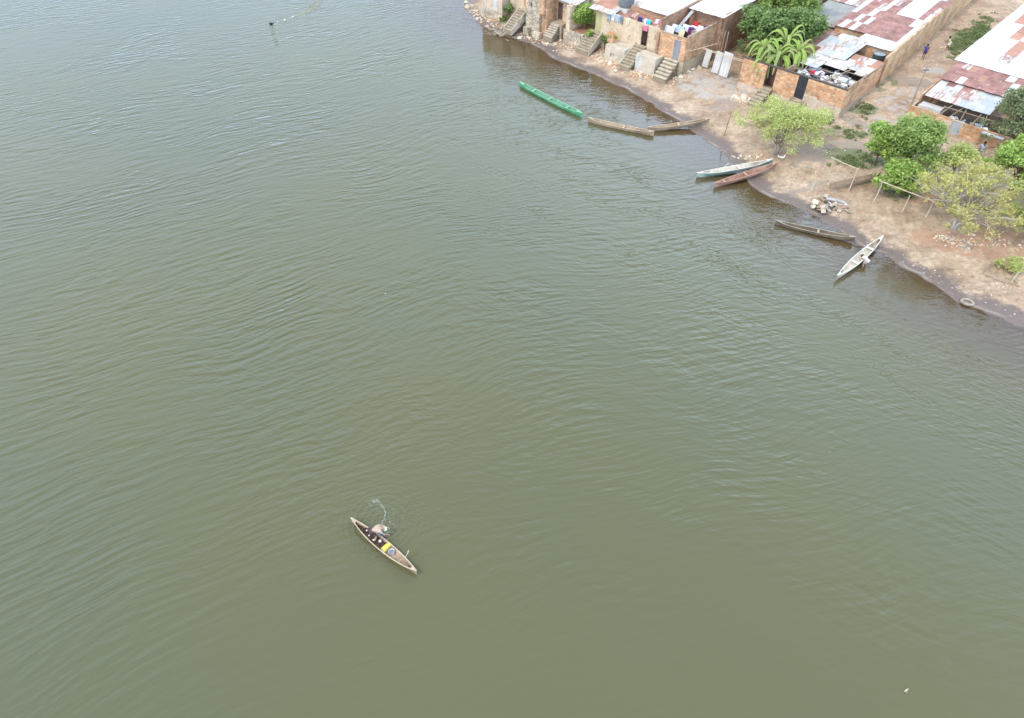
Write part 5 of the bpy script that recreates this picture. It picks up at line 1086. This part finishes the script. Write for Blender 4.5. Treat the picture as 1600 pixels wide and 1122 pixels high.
def bush(label, p, rx, ry, h, n, size, mat, seed, name='bush', cat='bush', group=None):
    rng = random.Random(seed); root = empty(name, p, 0, label, cat, group); mb = MB(); ce = []; ra = []
    for i in range(9):
        c = Vector((rng.gauss(0, .45) * rx, rng.gauss(0, .45) * ry, h * rng.uniform(.4, .95))); mb.tube([(c.x * .2, c.y * .2, -.1), (c.x * .6, c.y * .6, c.z * .6), c], [.03, .02, .01], 4); ce.append(c); ra.append(min(rx, ry) * rng.uniform(.35, .6))
    mb.build('stems', 'bark_brown', root); leaves_mesh('foliage', ce, ra, n, size, mat, root, rng); return root
bush('small bright weed clump growing over the weedy steps', V(-32.3, -1.9, 1.7), .45, .8, .9, 480, .16, L_bright, 1)
bush('pale green potted plant on the grey block terrace box', V(-28.7, -1.9, 2.5), .5, .4, .75, 330, .14, L_lime, 2, 'potted_plant', 'plant')
bush('dark weeds in the gap beside the leftmost plastered house', V(-46.2, -2.0, 1.2), .8, .7, 1.4, 620, .18, L_dark, 3)
bush('dark creeper between the weedy steps and the grey block terrace', V(-30.2, -1.4, 1.0), .5, .7, 1.5, 520, .16, L_dark, 4)
bush('yellow-green bush at the foot of the beige wall', V(-9.7, 24.8, 4.1), .9, .6, .8, 520, .18, L_olive, 5)
bush('sparse thorny shrub inside the little fallen fence on the sand', G(1573, 424), 1.0, .8, 1.0, 620, .15, L_lime, 6)
bush('dark weeds at the corner of the brick compound beside the street', G(1294, 193), .7, .5, .8, 330, .15, L_dark, 7)
bush('low weeds beside the leaning rope near the street corner', G(1357, 170), .5, .5, .3, 200, .15, L_weed, 8)
bush('green weeds at the foot of the longest stairs', G(788, 32), .8, .5, .5, 330, .15, L_mid, 9)
# weeds in the street: nobody could count them
rng = random.Random(21); mbp = []; rad_ = []
for k in range(260):
    a = rng.uniform(0, 1); u = 1490 + 58 * a + rng.gauss(0, 8); v = 78 - 42 * a + rng.gauss(0, 8) ; p = G(u, v); mbp.append((p.x, p.y, p.z + .02)); rad_.append(rng.uniform(.2, .55))
o = leaves_mesh('street_weeds', mbp, rad_, 7000, .13, L_weed, None, rng, .18); tag(o, 'patch of low weeds in the dirt street beside the big white roof', 'weeds', kind='stuff')
mbp = []; rad_ = []
for (u, v, su, sv, n_) in ((1340, 250, 18, 7, 46), (1325, 208, 13, 6, 22), (1410, 300, 18, 8, 18), (1350, 175, 5, 8, 8), (1240, 182, 15, 6, 14), (1110, 90, 6, 6, 8), (1290, 185, 8, 5, 10), (1215, 160, 14, 6, 8), (1535, 305, 20, 12, 12)):
    for k in range(n_): p = G(u + rng.gauss(0, su), v + rng.gauss(0, sv)); mbp.append((p.x, p.y, p.z + .03)); rad_.append(rng.uniform(.15, .45))
o = leaves_mesh('ground_weeds', mbp, rad_, 5200, .12, L_weed, None, rng, .2); tag(o, 'scattered low weeds on the sand between the trees and houses', 'weeds', kind='stuff')

# banana plants behind the compound's front wall
L_ban = mat_leaf('banana_leaf', [(.19, .30, .06), (.32, .46, .09), (.50, .60, .17)], .3)
L_ban2 = mat_leaf('banana_leaf_old', [(.20, .26, .08), (.32, .38, .12), (.45, .44, .20)], .3)
def banana(a, b, nlf, lsc, label, seed, hst=2.2):
    rng = random.Random(seed); root = empty('banana_plant', V(a, b, 2.0), VR, label, 'banana plant', 'banana plants in the compound yard')
    mb = MB(); mb.tube([(0, 0, 0), (.05, .03, hst * .6), (.04, 0, hst)], [.17, .13, .09], 8); mb.build('stem', 'wood_pale', root)
    for i in range(nlf):
        an = 2 * pi * i / nlf + rng.uniform(-.25, .25); L_ = lsc * rng.uniform(.75, 1.15); ri = rng.uniform(.45, 1.35); rise = L_ * .52 * ri; m = MB(); N = 12
        droop = rng.uniform(.75, 1.25) * L_ * .75; ca_, sa_ = cos(an), sin(an); w0 = .21 * rng.uniform(.8, 1.2)
        rows = []
        for k in range(N + 1):
            t = k / N; x = L_ * .78 * (t - .16 * t * t); z = hst + rise * (2 * t - t * t) - droop * t ** 2.6
            w = 0.025 if t < .1 else w0 * max(.05, math.sin(pi * min(1, (t - .08) / .94)) ** .55) * (1 - .3 * t)
            jag = 1 + rng.uniform(-.18, .1)
            for s, ww, dz in ((-1, w * jag, -w * .42), (0, 0, 0), (1, w * (1 + rng.uniform(-.18, .1)), -w * .42)):
                rows.append((x * ca_ - s * ww * sa_, x * sa_ + s * ww * ca_, z + dz))
        m.v = rows
        for k in range(N):
            for s in range(2): q = k * 3 + s; m.f.append((q, q + 1, q + 4, q + 3)); m.m.append(0)
        rib = [rows[k * 3 + 1] for k in range(N + 1)]
        lf = m.build('leaf', L_ban if rng.random() < .72 else L_ban2, root)
        r = MB(); r.tube([(x, y, z + .012) for x, y, z in rib], [.03] * 3 + [.02] * (N - 2), 4); r.build('midrib', L_ban2, lf)
banana(-9.0, 2.4, 24, 3.8, 'tallest banana plant, fronds spilling over the compound front wall', 31, 2.6)
banana(-11.0, 2.6, 19, 3.3, 'left banana plant with yellowing fronds behind the compound wall', 32, 2.8)
banana(-7.7, 3.6, 19, 3.3, 'right banana plant beside the stained tin roof', 33, 3.1)
banana(-9.8, 4.8, 15, 3.6, 'banana plant farthest back against the dark tree', 34, 3.5)
banana(-10.0, 1.3, 12, 2.6, 'lowest banana plant pressed behind the left doorway of the compound', 35, 1.9)

# ------------------------------------------------------------------ poles, racks, fences, beach clutter
def pole(name, label, pts, rads, mat, cat='pole', group=None):
    base = Vector(pts[0]); root = empty(name, base, 0, label, cat, group)
    mb = MB(); mb.tube([Vector(p) - base for p in pts], rads, 8); mb.build('shaft', mat, root); return root
b0 = G(1418, 178); r_ = pole('utility_pole', 'thin dark utility pole standing in the dirt street before the brick wall', [b0 - Vector((0, 0, .3)), b0 + Vector((-.02, 0, 2.4)), b0 + Vector((.02, .02, 4.9))], [.10, .085, .065], 'wood')
mb = MB(); mb.box(-.3, .3, -.04, .04, 4.85, 4.93); mb.build('crossarm', 'wood_dark', r_)
b0 = G(1131, 213); b1 = P(1147, 173, 2.0)
pole('mooring_pole', 'slender dark pole leaning on the sand left of the pale tree', [b0 - Vector((0, 0, .2)), b0 + Vector((.15, .1, 1.4)), b0 + Vector((.35, .3, 2.6))], [.045, .04, .03], 'bark_brown')
b0 = G(1321, 193)
pole('guy_rope', 'pale rope slanting from the street to the compound corner', [b0, b0 + Vector((.9, .9, .75)), b0 + Vector((2.0, 2.0, 1.3))], [.025, .025, .025], 'rope', 'rope')
b0 = G(1146, 232)
pole('bamboo_pole', 'pale bamboo pole leaning up into the pale beach tree', [b0, b0 + Vector((1.6, .6, 1.2)), b0 + Vector((2.9, 1.2, 2.2))], [.03, .03, .025], 'wood_pale')
def rack(label, posts, beam, mat='wood_pale'):
    base = G(*posts[0][:2]); root = empty('pole_rack', base, 0, label, 'rack', 'stick racks on the beach'); tp = []
    for (u, v, h, fk) in posts:
        p = G(u, v); q = p + Vector((.05, .03, h)); m = MB(); m.tube([p - base - Vector((0, 0, .2)), (p + q) / 2 - base + Vector((.05, .03, 0)), q - base], [.055, .05, .04], 6)
        if fk: m.tube([q - base - Vector((0, 0, .15)), q - base + Vector((.22, .05, .2))], [.035, .025], 5); m.tube([q - base - Vector((0, 0, .15)), q - base + Vector((-.14, .0, .16))], [.035, .02], 5)
        m.build('post', mat, root); tp.append(q)
    if beam:
        e0 = tp[0] + (tp[0] - tp[-1]).normalized() * beam[0]; e1 = tp[-1] + (tp[-1] - tp[0]).normalized() * beam[1]
        m = MB(); m.tube([e0 - base + Vector((0, 0, .05)), (e0 + e1) / 2 - base + Vector((0, 0, .02)), e1 - base + Vector((0, 0, .05))], [.045, .04, .04], 6); m.build('beam', mat, root)
rack('stick rack of two forked posts and a crossbar on the sand below the weeds', [(1290, 284, 2.35, 0), (1326, 298, 2.2, 1)], (.3, .15))
rack('long low stick rack running under the yellow tree from a forked post', [(1366, 314, 1.9, 1), (1410, 330, 1.6, 0), (1446, 340, 1.6, 0)], (.3, .6))
b0 = G(1266, 302)
pole('crooked_post', 'pale crooked driftwood post standing alone near the rubbish heap', [b0 - Vector((0, 0, .2)), b0 + Vector((0, 0, .7)), b0 + Vector((.15, .05, 1.2)), b0 + Vector((-.12, .1, 2.1)), b0 + Vector((-.05, .12, 2.3))], [.06, .06, .055, .05, .03], 'wood_pale', 'post')
b0 = G(1535, 428)
pole('dark_stump_post', 'short dark post with a pale tip at the left of the little fallen fence', [b0 - Vector((0, 0, .2)), b0 + Vector((.1, .1, .7)), b0 + Vector((.3, .25, 1.4))], [.06, .055, .045], 'wood', 'post')
b0 = G(1580, 441)
r_ = pole('bare_sapling', 'bare pale forked sapling at the right of the little fallen fence', [b0 - Vector((0, 0, .2)), b0 + Vector((.05, .0, .7)), b0 + Vector((.3, .2, 1.4))], [.05, .045, .03], 'wood_pale', 'sapling')
mb = MB(); mb.tube([(.02, 0, .3), (-.25, .02, -.0)], [.03, .03], 5); mb.tube([(.02, 0, .35), (.28, -.1, .0)], [.03, .03], 5); mb.build('root', 'wood_pale', r_)
base = G(1555, 440); root = empty('fallen_fence', base, 0, 'low fallen stick fence round the small shrub on the sand', 'fence'); 
for (u0, v0, u1, v1) in ((1538, 430, 1562, 441), (1550, 436, 1578, 446), (1565, 440, 1592, 449), (1570, 434, 1590, 444)):
    p, q = G(u0, v0, .08), G(u1, v1, .10); m = MB(); m.tube([p - base, (p + q) / 2 - base + Vector((0, 0, .06)), q - base], [.04, .045, .03], 5); m.build('rail', 'wood', root)
base = G(1560, 350); root = empty('forked_fence', base, 0, 'rough bough fence with a big forked post right of the yellow tree trunk', 'fence')
m = MB(); a_ = G(1556, 356) - base; m.tube([a_, a_ + Vector((.6, .3, .9)), a_ + Vector((.95, .5, 1.8))], [.09, .07, .05], 6); m.tube([a_ + Vector((.3, .15, .4)), a_ + Vector((1.1, .2, .8)), a_ + Vector((1.25, .3, 1.7))], [.06, .05, .04], 6); m.build('post', 'bark', root)
for k in range(4):
    p, q = G(1520, 340 + 4 * k, .5), G(1550, 352 + 4 * k, .35); m = MB(); m.tube([p - base, q - base], .035, 5); m.build('rail', 'wood_pale', root)
# tyre
p = G(1511, 473, .05); root = empty('old_tyre', p, 0, 'sand-filled old tyre half buried at the water edge on the right', 'tyre'); root.rotation_euler = (-.12, .05, 0)
m = MB(); m.lathe((0, 0, 0), [(.33, 0), (.33, .06), (.37, .11), (.45, .11), (.50, .06), (.51, 0), (.48, -.08), (.36, -.08), (.33, 0)], 26); m.build('rubber_ring', 'rubber', root, smooth=True)
m = MB(); m.lathe((0, 0, .0), [(.31, -.05), (.15, -.04), (0, -.03)], 20); m.build('sand_fill', 'concrete_dark', root)
# hens by the tree
for k, (u, v, lb) in enumerate(((1222, 251, 'larger white bird pecking at the foot of the pale beach tree'), (1217, 249, 'smaller white bird left of the other at the pale beach tree'))):
    root = empty('white_hen', G(u, v), .6 + k * 2, lb, 'hen', 'white hens'); root.scale = (1.3, 1.3, 1.3) if k == 0 else (1, 1, 1)
    skin_obj('body', [(-.22, 0, .34), (-.1, 0, .26), (.06, 0, .25), (.15, 0, .34), (.20, 0, .42), (.26, 0, .41)], [(i, i + 1) for i in range(5)], [.04, .10, .11, .05, .04, .012], 'white_fur', root, 1, 1)
    m = MB(); m.tube([(0, .04, .2), (.02, .05, 0)], .012, 5); m.tube([(0, -.04, .2), (.02, -.05, 0)], .012, 5); m.build('legs', 'yellow', root)
# rubbish heap
base = G(1298, 322)
root = empty('rubbish_heap', base, 0, 'heap of broken boards, sheet scraps and a white sack on the beach', 'rubbish heap')
rng = random.Random(5)
def pile(name, mats, n, ru, smin, smax, c=(0, 0), hgt=.25, thin=.03):
    m = MB()
    for k in range(n):
        x, y = c[0] + rng.gauss(0, ru[0]), c[1] + rng.gauss(0, ru[1]); z = rng.uniform(.0, hgt); an = rng.uniform(0, pi); w, d = rng.uniform(smin, smax), rng.uniform(smin * .3, smax * .5); ca_, sa_ = cos(an), sin(an); ti = rng.uniform(-.15, .15)
        cs = [(x + (i * w * ca_ - j * d * sa_) / 2, y + (i * w * sa_ + j * d * ca_) / 2, z + ti * i) for i, j in ((-1, -1), (1, -1), (1, 1), (-1, 1))]
        m.hexa(cs, [(p_, q_, r_ + thin + rng.uniform(0, .05)) for p_, q_, r_ in cs], rng.randrange(len(mats)))
    m.build(name, mats, root)
pile('boards', ['wood', 'wood_dark', 'concrete', 'rock', 'c_white', 'red_dirt'], 40, (.9, .55), .3, 1.1)
pile('sheet_scraps', ['wcloth', 'white_dirty', 'grey', 'white_dirty'], 16, (.8, .5), .25, .7, (-.3, -.2))
m = MB(); m.rock((-1.3, .3, .2), .42, rng, 0, .6); m.rock((-1.7, -.3, .12), .3, rng, 0, .5); m.build('sack', 'cream_cloth', root)
m = MB(); m.tube([(-.3, .7, .35), (.6, .3, .4), (1.3, .05, .3)], [.12, .14, .10], 7); m.build('rolled_tarp', 'grey', root)
m = MB(); m.tube([(1.2, .2, .1), (2.0, .6, .45)], .03, 5); m.build('stick', 'wood_pale', root)
# brushwood by the longest stairs
base = G(783, 54); root = empty('brushwood_pile', base, 0, 'tangle of pale dead branches at the water foot of the longest stairs', 'brushwood'); m = MB()
for k in range(60):
    x, y = rng.gauss(0, .75), rng.gauss(0, .75); an = rng.uniform(0, pi); L_ = rng.uniform(.4, 1.3); z = rng.uniform(.0, .4)
    m.tube([(x, y, z), (x + L_ * .5 * cos(an), y + L_ * .5 * sin(an), z + rng.uniform(.0, .3)), (x + L_ * cos(an + .2), y + L_ * sin(an + .2), z + rng.uniform(-.1, .15))], [.035, .028, .015], 4, rng.randrange(2))
m.build('branches', ['wood_pale', 'wood'], root)
# boulders: one each
stones = [(955, 91), (962, 88), (968, 94), (974, 97), (948, 95), (940, 90), (981, 102), (963, 100), (953, 99), (976, 108), (985, 113), (1002, 112), (1075, 112), (1082, 109), (1092, 107), (1064, 121), (888, 65), (876, 64), (868, 70), (917, 70), (1119, 113), (1137, 258), (1133, 262), (1157, 245), (1165, 249), (1171, 246), (1184, 246), (1190, 243), (838, 62), (828, 60), (812, 60), (746, 30), (735, 20), (742, 25), (752, 36), (762, 42), (730, 12), (738, 10), (728, 4), (745, 18), (1155, 158), (1163, 152), (1150, 152), (1505, 375), (1513, 380), (1500, 384), (1488, 381), (1478, 372), (1520, 368), (1592, 384), (1281, 198), (1270, 188)]
ORD = ['first', 'second', 'third', 'fourth', 'fifth', 'sixth', 'seventh', 'eighth', 'ninth', 'tenth', 'eleventh', 'twelfth', 'thirteenth', 'fourteenth', 'fifteenth', 'sixteenth']
tgt = ['beside the grey block terrace', 'by the steps', 'at the water edge', 'on the red soil']
def where(u, v):
    if v > 360: return 'pale stone under the yellow tree'
    if v > 240: return 'pale stone above the white and teal canoe'
    if u > 1260: return 'whitewashed stone at the brick compound corner'
    if u > 1145: return 'stone left of the steps to the brick compound'
    if u > 1050: return 'stone near the corner brick house'
    if u > 935: return 'tan stone before the grey block terrace'
    if u > 860: return 'stone along the planted terrace foot'
    if u > 800: return 'stone at the foot of the rubble stone house'
    return 'cream stone below the leftmost house'
for (u, v) in stones:
    p = G(u, v, .06); lb = where(u, v); grp = lb.replace('stone', 'stones', 1); same = sorted(q for q in stones if where(*q) == lb); k = same.index((u, v))
    if len(same) > 1: lb = ORD[k] + ' from the left, ' + lb 
    root = empty('stone', p, 0, lb, 'stone', grp); m = MB(); m.rock((0, 0, 0), rng.uniform(.22, .52) * (.55 if v > 240 else 1), rng, 0, .6); m.build('rock', 'rock_pale' if rng.random() < .5 else 'rock', root)
# loose rubble and litter
def scatter(name, label, zones, mats, seed, cat, lift=.02, flat=.6):
    rng = random.Random(seed); m = MB()
    for (u0, v0, u1, v1, w, n_, s0, s1) in zones:
        for k in range(n_):
            t = rng.random(); u = u0 + (u1 - u0) * t + rng.gauss(0, w); v = v0 + (v1 - v0) * t + rng.gauss(0, w * .6)
            p = G(u, v, lift)
            if p.z < .06: continue
            if -12.6 < AB(p)[0] < .4 and AB(p)[1] > -.2: continue
            m.rock(tuple(p), rng.uniform(s0, s1), rng, rng.randrange(len(mats)), flat)
    o = m.build(name, mats); tag(o, label, cat, kind='stuff')
scatter('rubble', 'loose stones and broken blocks littering the bank below the houses', [(725, 5, 775, 45, 6, 130, .06, .24), (935, 88, 990, 110, 7, 260, .10, .34), (985, 110, 1040, 122, 6, 200, .08, .28), (1040, 128, 1075, 116, 6, 90, .06, .2), (805, 55, 930, 82, 6, 130, .06, .22), (1145, 150, 1175, 160, 6, 130, .07, .24),
        (1150, 246, 1195, 246, 4, 45, .05, .14), (1465, 372, 1530, 384, 7, 120, .05, .17), (1540, 375, 1600, 385, 7, 50, .05, .14), (1265, 190, 1290, 200, 4, 40, .05, .2), (1555, 444, 1590, 450, 4, 30, .04, .1), (1215, 165, 1265, 175, 8, 40, .05, .2)], ['rock', 'rock_pale', 'brick', 'concrete_pale'], 41, 'rubble')
scatter('litter', 'tiny bits of white and dark litter strewn over the sand and street', [(900, 100, 1100, 190, 14, 60, .03, .09), (1090, 200, 1330, 330, 16, 90, .03, .09), (1250, 330, 1450, 420, 20, 60, .03, .08), (1400, 400, 1590, 490, 16, 70, .03, .08), (1330, 190, 1450, 140, 16, 60, .03, .09), (1440, 100, 1560, 30, 16, 50, .03, .1), (1510, 38, 1550, 48, 5, 26, .05, .14), (1100, 120, 1160, 150, 14, 25, .03, .08), (1270, 230, 1370, 260, 14, 50, .03, .1)],
        ['wcloth', 'rock_pale', 'rock', 'wood_dark', 'rock_pale', 'wood'], 42, 'litter', .01, .35)
